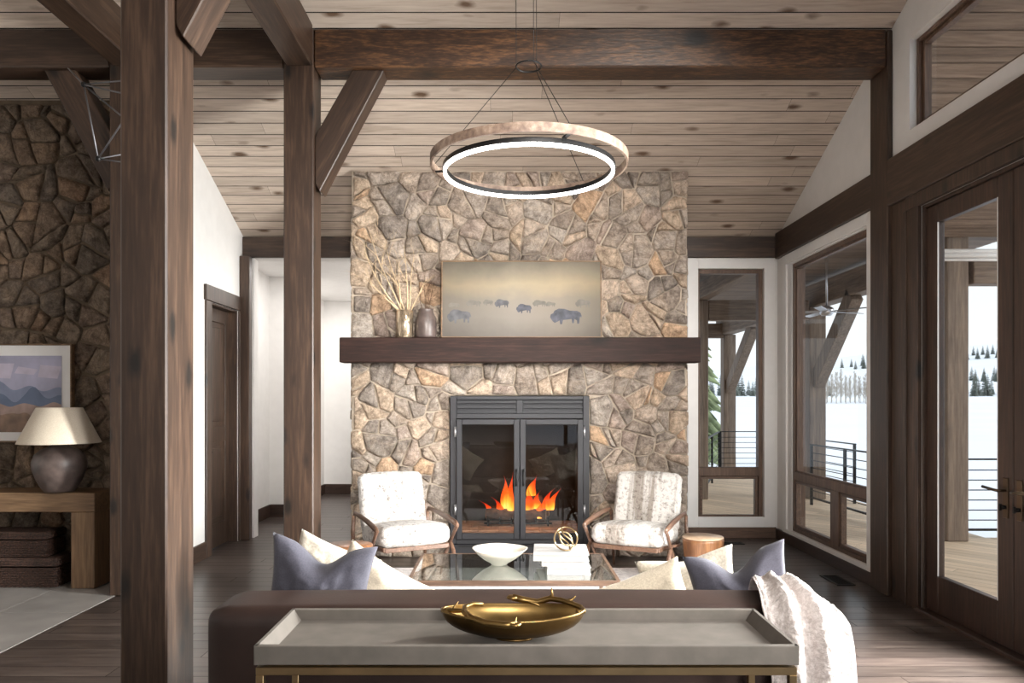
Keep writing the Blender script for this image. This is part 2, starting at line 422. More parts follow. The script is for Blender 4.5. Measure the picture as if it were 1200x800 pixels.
W3 = (3.2, 5.42, 3.50, 4.17)
W1 = (2.09, 2.83, 0.165, 2.953)
RO = (0.7, 2.7, 0.15, 4.6)      # unseen tall window added beside the camera to admit light
mb = MB(); wall_with_holes(mb, 'y', -2.0, YF + .14, 0, roof, XR, XR + .14, [(DR0, DR1, 0.0, 2.90), W2, W3, RO])
struct(mb.build('wall_right', M['white']), 'white plaster gable wall on the window side')
mb = MB(); wall_with_holes(mb, 'x', -2.77, XR, 0, 3.30, YF, YF + .14, [(-2.77, -1.47, -.01, 3.07), W1])
struct(mb.build('wall_far', M['white']), 'white plaster wall behind the stone chimney')
mb = MB(); wall_with_holes(mb, 'y', 5.897, YF, 0, roof, XL - .14, XL, [(7.14, 7.88, -.01, 2.47)])
struct(mb.build('wall_left', M['white']), 'white plaster wall with the dark panelled door')
mb = MB(); wall_with_holes(mb, 'x', -7.2, XR + .14, 0, roof(-2.0), -2.14, -2.0, [(0.2, 2.4, 0.15, 4.4)])
struct(mb.build('wall_back', M['white']))
mb = MB(); wall_with_holes(mb, 'y', -2.14, 6.5, 0, roof, -7.34, -7.2, [])
struct(mb.build('wall_dining', M['white']))
# the hall behind the opening
mb = MB()
mb.box(-3.22, -3.08, 8.2, 9.6, 0, 3.2); mb.box(-3.22, -2.52, 9.55, 9.69, 0, 3.2)
mb.box(-3.09, -2.95, 9.69, 12.0, 0, 3.2); mb.box(-3.09, -1.2, 11.9, 12.04, 0, 3.2); mb.box(-1.36, -1.22, 8.2, 12.0, 0, 3.2); mb.box(-3.22, -2.77, 8.06, 8.2, 0, 3.2)
struct(mb.build('wall_hall', M['white']), 'white hallway walls seen through the opening left of the chimney')
mb = MB(); mb.box(-3.3, -1.2, 8.2, 12.1, 3.12, 3.2); struct(mb.build('ceiling_hall', M['white']))
# the hall wall skirting
mb = MB()
mb.box(-3.08, -3.06, 8.2, 9.55, 0, .16, b=.003); mb.box(-3.06, -2.52, 9.53, 9.55, 0, .16, b=.003)
mb.box(-2.95, -2.93, 9.69, 11.9, 0, .16, b=.003); mb.box(-2.93, -1.36, 11.88, 11.9, 0, .16, b=.003)
struct(mb.build('baseboard_hall', M['dark_x']), 'dark wooden baseboard along the hallway')
mb = MB(); mb.box(XL, XL + .02, 5.9, 7.01, 0, .16, b=.003); struct(mb.build('baseboard_left', M['timber_y']), 'brown baseboard beside the panelled door')
mb = MB(); mb.box(1.76, XR - .02, YF - .03, YF, 0, .12, b=.004)
struct(mb.build('baseboard_far', M['frame_x']), 'brown baseboard below the far window')
mb = MB(); mb.box(XR - .03, XR, 5.93, 8.03, 0, .11, b=.004)
struct(mb.build('baseboard_right', M['dark_y']), 'dark baseboard below the big side window')

# wooden bands ---------------------------------------------------------
def beam_obj(name, x0, x1, y0, y1, z0, z1, mat, b=.006, jitter=0):
    mb = MB(); mb.box(x0, x1, y0, y1, z0, z1, b=b); return mb.build(name, mat)
struct(beam_obj('trim_1', XL, XR, YF - .05, YF, 3.07, 3.295, M['timber_x']), 'dark wooden band under the ceiling along the far wall')
struct(beam_obj('trim_2', XR - .045, XR, 5.9, YF - .05, 3.05, 3.33, M['timber_y']), 'dark wooden band above the big side window')
struct(beam_obj('trim_3', XR - .045, XR, -1.95, 5.66, 3.0, 3.36, M['timber_y']), 'dark wooden band above the glazed doors')
struct(beam_obj('trim_4', XL, XL + .11, YF - .14, YF - .052, 0, 3.07, M['timber_z']), 'dark corner post at the hallway opening')

# window on the far wall
def frame_rect(mb, axis, a0, a1, z0, z1, w, t0, t1, b=.003, bottom=True, wb=None):
    wb = wb or w
    def bx(u0, u1, p0, p1):
        if axis == 'x': mb.box(u0, u1, t0, t1, p0, p1, b=b)
        else: mb.box(t0, t1, u0, u1, p0, p1, b=b)
    bx(a0, a0 + w, z0, z1); bx(a1 - w, a1, z0, z1); bx(a0 + w, a1 - w, z1 - w, z1)
    if bottom: bx(a0 + w, a1 - w, z0, z0 + wb)
def pane(axis, a0, a1, z0, z1, t, parent, mat='glass'):
    mb = MB()
    if axis == 'x': mb.box(a0, a1, t, t + .006, z0, z1)
    else: mb.box(t, t + .006, a0, a1, z0, z1)
    return mb.build('glass_pane', M[mat], parent)
w1 = thing('window_1', (2.46, YF, 0.165), kind='structure', label='narrow window beside the chimney with white casing')
mb = MB(); frame_rect(mb, 'x', 1.99, 2.945, .12, 3.068, .115, YF - .022, YF); mb.build('casing', M['trimwhite'], w1)
mb = MB(); frame_rect(mb, 'x', 2.09, 2.83, .165, 2.953, .018, YF - .002, YF + .07); mb.build('window_frame', M['trimwhite'], w1) if False else mb.bm.free()
mb = MB(); frame_rect(mb, 'x', W1[0] + .001, W1[1] - .001, W1[2] + .001, W1[3] - .001, .045, YF + .03, YF + .12)
mb.box(W1[0] + .04, W1[1] - .04, YF + .03, YF + .12, .675, .77, b=.003)
mb.build('window_frame', M['frame_z'], w1)
mb = MB(); frame_rect(mb, 'x', W1[0] + .05, W1[1] - .05, .215, .672, .03, YF + .04, YF + .1); mb.build('sash', M['frame_x'], w1)
pane('x', 2.135, 2.785, .77, 2.908, YF + .07, w1); pane('x', 2.17, 2.75, .245, .645, YF + .07, w1)
mb = MB(); mb.box(2.38, 2.52, YF + .01, YF + .03, .185, .2, b=.004); mb.tube([(2.45, YF + .02, .2), (2.47, YF + .0, .22), (2.5, YF - .01, .215), (2.53, YF - .01, .20)], .007); mb.build('crank_handle', M['brass'], w1)

# big window on the side wall
w2 = thing('window_2', (XR, 6.8, 0.15), kind='structure', label='big window on the side wall with two small panes under a tall one')
mb = MB(); frame_rect(mb, 'y', 5.925, 7.86, .11, 3.048, .10, XR - .022, XR, wb=.04); mb.build('casing', M['trimwhite'], w2)
mb = MB(); frame_rect(mb, 'y', W2[0] + .001, W2[1] - .001, W2[2] + .001, W2[3] - .001, .04, XR + .012, XR + .075)
frame_rect(mb, 'y', W2[0] + .04, W2[1] - .04, .76, W2[3] - .04, .022, XR + .03, XR + .07)
mb.box(XR + .008, XR + .08, W2[0] + .04, W2[1] - .04, .685, .77, b=.003); mb.box(XR + .010, XR + .078, 6.60, 6.76, .19, .685, b=.003)
mb.build('window_frame', M['frame_z'], w2)
for a, b_ in ((W2[0] + .04, 6.60), (6.76, W2[1] - .04)):
    mb = MB(); frame_rect(mb, 'y', a + .004, b_ - .004, .194, .681, .03, XR + .02, XR + .07); mb.build('sash', M['frame_y'], w2)
    pane('y', a + .034, b_ - .034, .224, .651, XR + .045, w2)
mb = MB(); frame_rect(mb, 'y', W2[0] + .001, W2[1] - .001, W2[2] + .001, W2[3] - .001, .012, XR + .081, XR + .139, b=0); mb.build('outer_jamb', M['frame_z'], w2)
pane('y', W2[0] + .062, W2[1] - .062, .782, W2[3] - .062, XR + .05, w2)

w3 = thing('window_3', (XR, 4.3, 3.5), kind='structure', label='high window above the glazed doors in white reveals')
mb = MB(); frame_rect(mb, 'y', W3[0] + .001, W3[1] - .001, W3[2] + .001, W3[3] - .001, .03, XR + .05, XR + .138)
frame_rect(mb, 'y', W3[0] + .032, W3[1] - .032, W3[2] + .032, W3[3] - .032, .03, XR + .075, XR + .13); mb.build('window_frame', M['frame_z'], w3)
pane('y', W3[0] + .06, W3[1] - .06, W3[2] + .06, W3[3] - .06, XR + .1, w3)
# unseen windows, added to bring light into the room
for n, (ax, a0, a1, z0, z1, t) in enumerate([('y',) + RO + (XR,), ('x', .2, 2.4, .15, 4.4, -2.14)]):
    w = thing('window_%d' % (4 + n), ((t, (a0 + a1) / 2, z0) if ax == 'y' else ((a0 + a1) / 2, t, z0)), kind='structure')
    mb = MB(); frame_rect(mb, ax, a0 + .001, a1 - .001, z0 + .001, z1 - .001, .06, t + .03, t + .12)
    m_ = (a0 + a1) / 2
    if ax == 'y': mb.box(t + .03, t + .12, m_ - .04, m_ + .04, z0 + .06, z1 - .06); mb.box(t + .03, t + .12, a0 + .06, a1 - .06, 2.9, 3.0)
    else: mb.box(m_ - .04, m_ + .04, t + .03, t + .12, z0 + .06, z1 - .06)
    mb.build('window_frame', M['frame_z'], w)

# glazed double doors --------------------------------------------------
mb = MB()      # casing around the doors
mb.box(XR - .03, XR, 5.26, 5.42, 0, 2.90, b=.004); mb.box(XR - .018, XR, 5.42, 5.635, 0, 2.998, b=.004); mb.box(XR - .042, XR, 5.40, 5.44, 0, 2.90, b=.006)
mb.box(XR - .036, XR, 3.30, 5.42, 2.90, 2.998, b=.004); mb.box(XR - .03, XR, 3.26, 3.42, 0, 2.90, b=.004)
mb.box(XR, XR + .14, 5.235, 5.259, 0, 2.899, b=.003); mb.box(XR, XR + .14, 3.421, 3.445, 0, 2.899, b=.003); mb.box(XR, XR + .14, 3.421, 5.259, 2.875, 2.899, b=.003)
mb.build('trim_5', M['timber_z']); struct(bpy.data.objects['trim_5'], 'stained wooden casing around the glazed doors')
mb = MB(); mb.box(XR - .05, XR + .16, 3.40, 5.28, -.02, .022, b=.006); struct(mb.build('trim_6', M['dark_y']), 'low wooden threshold under the glazed doors')
def french(name, y0, y1, hy, lab):
    d = thing(name, (XR + .03, y0, .025), kind='structure', label=lab)
    x0, x1 = XR + .02, XR + .068
    mb = MB(); mb.box(x0, x1, y0, y0 + .135, .025, 2.872, b=.004); mb.box(x0, x1, y1 - .135, y1, .025, 2.872, b=.004)
    mb.box(x0, x1, y0 + .135, y1 - .135, 2.745, 2.872, b=.004); mb.box(x0, x1, y0 + .135, y1 - .135, .025, .285, b=.004)
    mb.build('door_frame', M['dark_z'], d)
    pane('y', y0 + .13, y1 - .13, .28, 2.75, XR + .04, d)
    mb = MB(); mb.box(x0 - .008, x0, hy - .022, hy + .022, .80, 1.04, b=.002); mb.build('handle_plate', M['bronze'], d)
    s = 1 if hy < (y0 + y1) / 2 else -1
    mb = MB(); mb.tube([(x0 - .005, hy, .965), (x0 - .055, hy, .965), (x0 - .06, hy + s * .03, .967), (x0 - .06, hy + s * .13, .975)], .009); mb.build('lever_handle', M['bronze'], d)
    mb = MB(); mb.tube([(x0 - .005, hy, .865), (x0 - .03, hy, .865)], .013); mb.box(x0 - .045, x0 - .03, hy - .006, hy + .006, .845, .885, b=.002); mb.build('lock_knob', M['metal_black'], d)
    mb = MB(); mb.box(x0 - .002, x0 + .006, y1 - .136, y1 - .130, .285, 2.745); mb.box(x0 - .002, x0 + .006, y0 + .130, y0 + .136, .285, 2.745); mb.build('weather_strip', M['trimwhite'], d)
    return d
mid = 4.34
french('door_2', mid + .004, 5.232, mid + .06, 'tall glazed wooden door nearer the chimney')
french('door_3', 3.448, mid - .004, mid - .06, 'glazed wooden door leaf cut by the right edge of the view')

# panelled door on the left wall ---------------------------------------
d1 = thing('door_1', (XL - .1, 7.5, 0), kind='structure', label='dark knotty panelled door in the white left wall')
mb = MB(); mb.box(XL, XL + .022, 7.01, 7.14, 0, 2.47, b=.004); mb.box(XL, XL + .022, 7.88, 7.912, 0, 2.47, b=.004); mb.box(XL, XL + .03, 6.99, 7.912, 2.47, 2.62, b=.004)
mb.build('casing', M['timber_z'], d1)
mb = MB(); frame_rect(mb, 'y', 7.142, 7.878, .0, 2.468, .02, XL - .139, XL - .001, bottom=False); mb.build('jamb', M['timber_z'], d1)
mb = MB(); x0, x1 = XL - .13, XL - .085
for (a, b_) in ((7.163, 7.27), (7.75, 7.857)): mb.box(x0, x1, a, b_, .01, 2.445, b=.003)
for (a, b_) in ((.01, .25), (1.08, 1.24), (2.31, 2.445)): mb.box(x0, x1, 7.27, 7.75, a, b_, b=.003)
mb.build('door_frame', M['timber_z'], d1)
for (a, b_) in ((.25, 1.08), (1.24, 2.31)):
    mb = MB(); mb.box(x0 + .012, x1 - .014, 7.27, 7.75, a, b_); mb.box(x0 + .012, x1 - .004, 7.32, 7.70, a + .05, b_ - .05, b=.012); mb.build('door_panel', M['timber_z'], d1)
mb = MB(); mb.tube([(x1, 7.2, 1.0), (x1 + .05, 7.2, 1.0)], .012); mb.lathe([(0, -.028), (.02, -.022), (.028, 0), (.02, .022), (0, .028)], (x1 + .06, 7.2, 1.0), 16); mb.build('knob', M['metal_black'], d1)

# ================================================================== TIMBER FRAME
def timber(name, p0, p1, w, h, up, mat, label, cat, group=None, b=.008, poly=None):
    """w = width sideways, h = height along `up`"""
    p0, p1, up = Vector(p0), Vector(p1), Vector(up)
    z = (p1 - p0); ln = z.length; z.normalize(); y = (up - z * up.dot(z)).normalized(); x = y.cross(z)
    fr = Matrix.Translation(p0) @ Matrix(((x.x, y.x, z.x), (x.y, y.y, z.y), (x.z, y.z, z.z))).to_4x4()
    mb = MB(); mb.box(-w / 2, w / 2, -h / 2, h / 2, 0, ln, b=b, M=fr)
    o = mb.build(name, M[mat], frame=fr); return tag(o, label, cat, group, 'thing')
def post(x0, x1, y0, y1, z1, label, name='timber_post', mat='timber_z', z0=0.0, slant=0.0, group='timber posts'):
    mb = MB(); vs = mb.box(x0, x1, y0, y1, z0, z1, b=.008)
    for v in vs:
        if v.co.z > (z0 + z1) / 2: v.co.z -= (v.co.y - (y0 + y1) / 2) * slant
    return tag(mb.build(name, M[mat]), label, 'post', group, 'thing')
PX0, PX1, BY0, BY1 = -1.714, -1.484, 5.65, 5.90
post(-1.69, -1.484, 3.21, 3.49, roof(3.35) - .01, 'massive brown timber post nearest the camera, with big knots on its lit side', slant=.45)
post(PX0, PX1, BY0, BY1 - .01, roof(5.77) - .01, 'brown timber post rising behind the left end of the sofa to the cross beam', slant=.45)
post(-3.055, -2.83, BY0, BY1 - .01, roof(5.77) - .01, 'dark timber post at the right end of the dark stone wall', slant=.45)
post(2.935, 2.979, BY0, BY1 + .02, roof(5.785) - .02, 'timber post set into the window wall under the end of the cross beam', slant=.45)
# cross beam in three lengths between the posts
def cross(x0, x1, lab, mat='timber_x', y0=BY0 + .004, y1=BY1, z0=4.075, z1=4.38):
    mb = MB(); n = 90; r = random.Random(int(x0 * 10))
    for v in mb.box(x0, x1, y0, y1, z0, z1, b=.012):
        if v.co.z > z0 + .2: v.co.z -= .006 + .45 * max(0, v.co.y - y0)
    return tag(mb.build('ceiling_beam', M[mat]), lab, 'beam', 'timber beams', 'thing')
cross(PX1 + .001, 2.934, 'hewn dark cross beam running over the room to the window wall', 'carved')
cross(-2.829, PX0 - .001, 'dark cross beam between the two far left posts')
cross(-7.19, -3.056, 'dark cross beam above the dark stone wall at far left')
def long(x0, x1, y0, y1, lab):
    mb = MB(); mb.box(x0, x1, y0, y1, 4.08, 4.40, b=.01); return tag(mb.build('ceiling_beam', M['timber_y']), lab, 'beam', 'timber beams', 'thing')
long(-1.69, -1.488, 3.492, BY0 - .001, 'beam running towards the camera from the top of the post behind the sofa')
long(-3.03, -2.83, -1.9, BY0 - .001, 'beam running towards the camera above the dark stone wall post')
mb = MB(); mb.box(-1.482, 2.97, 3.24, 3.47, 4.08, 4.40, b=.01); tag(mb.build('ceiling_beam', M['timber_x']), 'timber beam over the sofa, above the picture', 'beam', None, 'thing')
# slanting braces
def brace(px, s, y0, y1, zl, zh, dx, wv, lab, mat='timber_z', name='timber_brace', group='timber braces'):
    """px: face of the post, s: +1 leaning right, -1 leaning left"""
    ang = math.atan2(dx * s, zh - zl); fr = Matrix.Translation((px, (y0 + y1) / 2, zl)) @ Matrix.Rotation(ang, 4, 'Y')
    t = dx / (zh - zl)
    poly = [(px, zl + .06), (px + s * .035, zl + .0), (px + s * dx, zh), (px + s * (dx - wv), zh), (px, zl + wv / t)]
    mb = MB(); mb.prism(poly, y0, y1, 'y')
    es = list(mb.bm.edges); bmesh.ops.bevel(mb.bm, geom=es, offset=.006, segments=1, affect='EDGES')
    return tag(mb.build(name, M[mat], frame=fr), lab, 'brace', group, 'thing')
brace(-1.483, 1, 3.29, 3.488, 3.13, 4.079, .535, .245, 'pale lit brace leaving the nearest post at the top of the view')
brace(PX1 + .001, 1, 5.70, 5.88, 3.13, 4.074, .535, .245, 'slanting brace between the post behind the sofa and the hewn cross beam')
brace(-3.056, -1, 5.70, 5.88, 3.13, 4.074, .535, .245, 'dark slanting brace in front of the dark stone wall')
# ================================================================== STONEWORK
def clip(poly, n, c):
    """keep the side n.p <= c"""
    out = []; m = len(poly)
    for i in range(m):
        a, b = poly[i], poly[(i + 1) % m]
        da, db = n[0] * a[0] + n[1] * a[1] - c, n[0] * b[0] + n[1] * b[1] - c
        if da <= 0: out.append(a)
        if (da < 0 < db) or (db < 0 < da):
            t = da / (da - db); out.append((a[0] + t * (b[0] - a[0]), a[1] + t * (b[1] - a[1])))
    return out
def stones(mb, u0, u1, v0, v1, mp, rng, radii=(.07, .11, .15, .20), gap=.006, h=(.024, .05), hole=None, wavy=0.0, split=.6):
    pts = []
    for R in sorted(radii, reverse=True):
        for _ in range(int((u1 - u0) * (v1 - v0) / (R * R) * (1.6 if R > .13 else 4))):
            p = (rng.uniform(u0 - .03, u1 + .03), rng.uniform(v0, v1))
            if all((p[0] - q[0]) ** 2 + (p[1] - q[1]) ** 2 > ((R + q[2]) * .86) ** 2 for q in pts): pts.append((p[0], p[1], R))
    if hole: pts = [p for p in pts if not (hole[0] < p[0] < hole[1] and hole[2] < p[1] < hole[3])]
    cells = []
    for i, (x, y, r) in enumerate(pts):
        if hole and hole[0] < x < hole[1] and hole[2] < y < hole[3]: continue
        wl = rng.uniform(-wavy, wavy * .3); wr = rng.uniform(-wavy, wavy * .3)
        poly = [(u0 - wl, v0), (u1 + wr, v0), (u1 + wr, v1), (u0 - wl, v1)]
        for j, (a, b, s) in enumerate(pts):
            if j == i: continue
            dx, dy = a - x, b - y; d2 = dx * dx + dy * dy
            if d2 > 1.2: continue
            d = math.sqrt(d2); nx, ny = dx / d, dy / d
            poly = clip(poly, (nx, ny), nx * x + ny * y + (d2 + r * r - s * s) / (2 * d))
            if len(poly) < 3: break
        if len(poly) < 3: continue
        if hole:
            hx0, hx1, hy0, hy1 = hole
            if x <= hx0 and y < hy1: poly = clip(poly, (1, 0), hx0 - .002)
            elif x >= hx1 and y < hy1: poly = clip(poly, (-1, 0), -hx1 - .002)
            elif y >= hy1 and poly and min(p[0] for p in poly) < hx1 and max(p[0] for p in poly) > hx0: poly = clip(poly, (0, -1), -hy1 - .002)
            elif y < hy1 + .2 and poly: pass
        if len(poly) >= 3: cells.append((poly, 0))
    out = []
    while cells:
        poly, lvl = cells.pop()
        A = abs(sum(poly[k][0] * poly[(k + 1) % len(poly)][1] - poly[(k + 1) % len(poly)][0] * poly[k][1] for k in range(len(poly)))) / 2
        if (lvl < 2 and A > .028 and rng.random() < split) or (lvl < 3 and A > .062):
            cx = sum(p[0] for p in poly) / len(poly); cy = sum(p[1] for p in poly) / len(poly)
            # cut across the longer way, at a random slant
            ex = max(p[0] for p in poly) - min(p[0] for p in poly); ey = max(p[1] for p in poly) - min(p[1] for p in poly)
            t = (0 if ex > ey else PI / 2) + rng.uniform(-.6, .6); n_ = (math.cos(t), math.sin(t)); c0 = n_[0] * cx + n_[1] * cy + rng.uniform(-.06, .06)
            for nn, cc in ((n_, c0), ((-n_[0], -n_[1]), -c0)):
                q = clip(poly, nn, cc)
                if len(q) >= 3: cells.append((q, lvl + 1))
            continue
        out.append(poly)
    for i, poly in enumerate(out):
        # inset every edge by the joint
        m_ = len(poly); sgn = sum(poly[k][0] * poly[(k + 1) % m_][1] - poly[(k + 1) % m_][0] * poly[k][1] for k in range(m_))
        src = list(poly)
        for k in range(m_):
            a, b = src[k], src[(k + 1) % m_]; ex, ey = b[0] - a[0], b[1] - a[1]; ln = math.hypot(ex, ey)
            if ln < 1e-4: continue
            nx, ny = (ey / ln, -ex / ln) if sgn > 0 else (-ey / ln, ex / ln)
            poly = clip(poly, (nx, ny), nx * a[0] + ny * a[1] - gap * rng.uniform(.6, 1.5))
            if len(poly) < 3: break
        if len(poly) < 3: continue
        # clean tiny edges, resample, round and roughen
        q = []
        for k in range(len(poly)):
            a, b = poly[k], poly[(k + 1) % len(poly)]
            ln = math.hypot(b[0] - a[0], b[1] - a[1])
            if ln < .012: continue
            n = max(2, int(ln / .035))
            for t in range(n):
                f = (t + .12 + (.0 if n < 3 else 0)) / n if t == 0 else t / n
                jit = .0045
                ox = noise.noise((a[0] + f * (b[0] - a[0])) * 1.0 * Vector((9, 0, 0)) + Vector((0, (a[1] + f * (b[1] - a[1])) * 9, i * 3.1))) * jit * 2
                oy = noise.noise(Vector(((a[0] + f * (b[0] - a[0])) * 9, (a[1] + f * (b[1] - a[1])) * 9, 50 + i))) * jit * 2
                q.append((a[0] + f * (b[0] - a[0]) + ox, a[1] + f * (b[1] - a[1]) + oy))
            q.append((a[0] + .93 * (b[0] - a[0]), a[1] + .93 * (b[1] - a[1])))
        if len(q) < 4: continue
        cx = sum(p[0] for p in q) / len(q); cy = sum(p[1] for p in q) / len(q)
        rad = max(.02, min(math.hypot(p[0] - cx, p[1] - cy) for p in q))
        H = rng.uniform(*h); tx, ty = rng.uniform(-.09, .09), rng.uniform(-.09, .09)
        def ring(ins, w, amp):
            o = []
            for p in q:
                dx, dy = p[0] - cx, p[1] - cy; d = math.hypot(dx, dy) or 1e-6; f = max(.1, 1 - ins / max(rad, d * .6))
                px, py = cx + dx * f, cy + dy * f
                o.append(mb.bm.verts.new(mp(px, py, w + (tx * (px - cx) + ty * (py - cy)) * (w > 0) + noise.noise(Vector((px * 14, py * 14, i))) * amp)))
            return o
        rings = [ring(0, -.01, 0), ring(0.0, H * .62, .004), ring(.010, H * .95, .007), ring(rad * .45, H * 1.08, .012), ring(rad * .8, H * 1.1, .012)]
        n = len(q)
        for A, B in zip(rings, rings[1:]):
            for k in range(n):
                f = mb.bm.faces.new((A[k], A[(k + 1) % n], B[(k + 1) % n], B[k])); f.smooth = True
        f = mb.bm.faces.new(rings[-1]); f.smooth = True
rng = random.Random(21)
CX0, CX1, CY = -1.49, 1.745, 7.09      # chimney body; its stones stand out to 7.05
IX0, IX1, IZ1 = -.54, .80, 1.555       # opening for the insert
ch = thing('stone_chimney', ((CX0 + CX1) / 2, 7.55, 0), label='tall chimney breast of tan and grey fieldstone rising to the sloped ceiling', cat='fireplace', kind='thing')
mb = MB()
top = lambda y: ceil_z(y) - .012
def col(x0, x1, y0, y1, z0): mb.prism([(y0, z0), (y1, z0), (y1, top(y1)), (y0, top(y0))], x0, x1, 'x')
col(CX0, IX0 - .002, CY, YF - .06, 0.0); col(IX1 + .002, CX1, CY, YF - .06, 0.0); col(IX0 - .002, IX1 + .002, CY, YF - .06, IZ1 + .002)
mb.build('mortar_core', M['mortar'], ch)
mb = MB()
stones(mb, CX0 - .01, CX1 + .01, .0, top(CY) - .012, lambda u, v, w: (u, CY - w, v), rng, radii=(.065, .10, .135, .17), hole=(IX0, IX1, -1, IZ1), wavy=.03)
mb.build('stone_facing', M['stone'], ch, recalc=True)
for sx, X in ((-1, CX0), (1, CX1)):
    mb = MB()
    stones(mb, CY + .02, YF - .07, 0, 3.30, (lambda u, v, w, sx=sx, X=X: (X + sx * (w * .5 - .002), u, v)), rng, radii=(.11, .15))
    mb.build('side_stones', M['stone'], ch, recalc=True)

rs = random.Random(5)
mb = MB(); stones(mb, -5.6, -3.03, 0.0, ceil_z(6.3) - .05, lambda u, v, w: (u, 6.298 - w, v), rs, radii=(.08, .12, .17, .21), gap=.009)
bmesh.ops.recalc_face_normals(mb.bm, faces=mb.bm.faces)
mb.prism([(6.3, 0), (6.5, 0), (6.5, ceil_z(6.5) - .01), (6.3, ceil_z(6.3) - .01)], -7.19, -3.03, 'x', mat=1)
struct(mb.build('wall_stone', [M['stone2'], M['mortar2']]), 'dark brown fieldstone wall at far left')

# mantel ---------------------------------------------------------------
MT0, MT1 = 1.862, 2.096
mb = MB(); mb.box(-1.555, 1.817, 6.84, 7.03, MT0, MT1, b=.008)
mant = tag(mb.build('mantel_beam', M['mantel']), 'long dark timber mantel across the stone chimney', 'mantel', kind='thing')

# fireplace insert -----------------------------------------------------
ins = thing('fireplace_insert', (.13, 7.0, 0.0), label='dark grey steel fireplace with two glazed doors and louvred top', cat='fireplace insert')
fx0, fx1 = -.532, .793; fm = (fx0 + fx1) / 2
y0 = 6.985
mb = MB()
mb.box(fx0, fx0 + .06, y0, 7.12, .14, 1.55, b=.004); mb.box(fx1 - .06, fx1, y0, 7.12, .14, 1.55, b=.004); mb.box(fx0 + .06, fx1 - .06, y0, 7.12, 1.515, 1.55, b=.004)
mb.box(fx0 + .06, fx1 - .06, y0, 7.12, 1.335, 1.385, b=.004); mb.box(fx0 + .06, fx1 - .06, y0, 7.12, .14, .185, b=.004); mb.box(fm - .03, fm + .03, y0, 7.05, .186, 1.334, b=.003); mb.box(fm - .03, fm + .03, y0, 7.05, 1.386, 1.514, b=.003)
mb.build('surround', M['metal_dark'], ins)
mb = MB(); mb.box(fx0 + .061, fx1 - .061, 7.03, 7.1, 1.386, 1.514)
for hx0, hx1 in ((fx0 + .062, fm - .031), (fm + .031, fx1 - .062)):
    for k in range(3):
        z = 1.387 + k * .046; mb.box(hx0, hx1, y0 - .002, y0 + .03, z, z + .020, b=.002)
mb.build('louvre_grille', M['metal_dark'], ins)
for i, (a, b_) in enumerate(((fx0 + .062, fm - .004), (fm + .004, fx1 - .062))):
    mb = MB(); frame_rect(mb, 'x', a, b_, .19, 1.33, .052, y0 - .03, y0 - .002, wb=.06, b=.004); d = mb.build('fire_door', M['metal_dark'], ins)
    mb = MB(); mb.box(a + .05, b_ - .05, y0 - .018, y0 - .014, .245, 1.28); mb.build('door_glass', M['fireglass'], d)
    hx = (b_ - .03) if i == 0 else (a + .03)
    mb = MB(); mb.tube([(hx, y0 - .032, .70), (hx, y0 - .06, .71), (hx, y0 - .066, .75), (hx, y0 - .066, .80), (hx, y0 - .06, .84), (hx, y0 - .032, .85)], .009); mb.build('handle', M['metal_black'], d)
    ox = a - .012 if i == 0 else b_ + .012
    for z in (.42, 1.16): 
        mb = MB(); mb.tube([(ox, y0 - .022, z), (ox, y0 - .022, z + .10)], .010); mb.build('hinge', M['steel'], d)
mb = MB(); mb.box(fx0 - .0, fx1 + .0, 6.96, 7.085, .0, .138, b=.004); mb.build('kick_panel', M['metal_dark'], ins)
mb = MB(); mb.box(fx0 + .08, fm - .28, 6.957, 6.959, .118, .13); mb.box(fm - .2, fx1 - .12, 6.957, 6.959, .118, .13)
mb.build('air_slot', M['metal_black'], ins)
mb = MB(); g = .005     # firebox
mb.box(fx0 + .02, fx0 + .06, 7.125, 7.75, .19, 1.50); mb.box(fx1 - .06, fx1 - .02, 7.125, 7.75, .19, 1.50); mb.box(fx0 + .02, fx1 - .02, 7.75, 7.79, .15, 1.54); mb.box(fx0 + .02, fx1 - .02, 7.125, 7.79, 1.5, 1.54)
r_ = random.Random(3)
mb.build('firebox', M['firebrick'], ins)
mb = MB(); mb.box(fx0 + .061, fx1 - .061, 7.05, 7.748, .15, .24)
for row in range(3):
    x = fx0 + .065 - row * .07
    while x < fx1 - .08:
        mb.box(max(x, fx0 + .064), min(x + .19, fx1 - .064), 7.10 + row * .2, 7.10 + row * .2 + .19, .238, .252, b=.004); x += .2
mb.build('firebox_floor', M['sandbrick'], ins)
mb = MB()
for k in range(6): mb.tube([(-.18 + k * .12, 7.28, .35), (-.18 + k * .12, 7.32, .29), (-.18 + k * .12, 7.62, .29), (-.18 + k * .12, 7.66, .37)], .009)
for y in (7.34, 7.6): mb.tube([(-.22, y, .28), (.46, y, .28)], .009); mb.tube([(-.18, y, .28), (-.18, y, .252)], .009); mb.tube([(.42, y, .28), (.42, y, .252)], .009)
tag(mb.build('log_grate', M['metal_black']), 'black iron grate carrying the burning logs', 'grate')
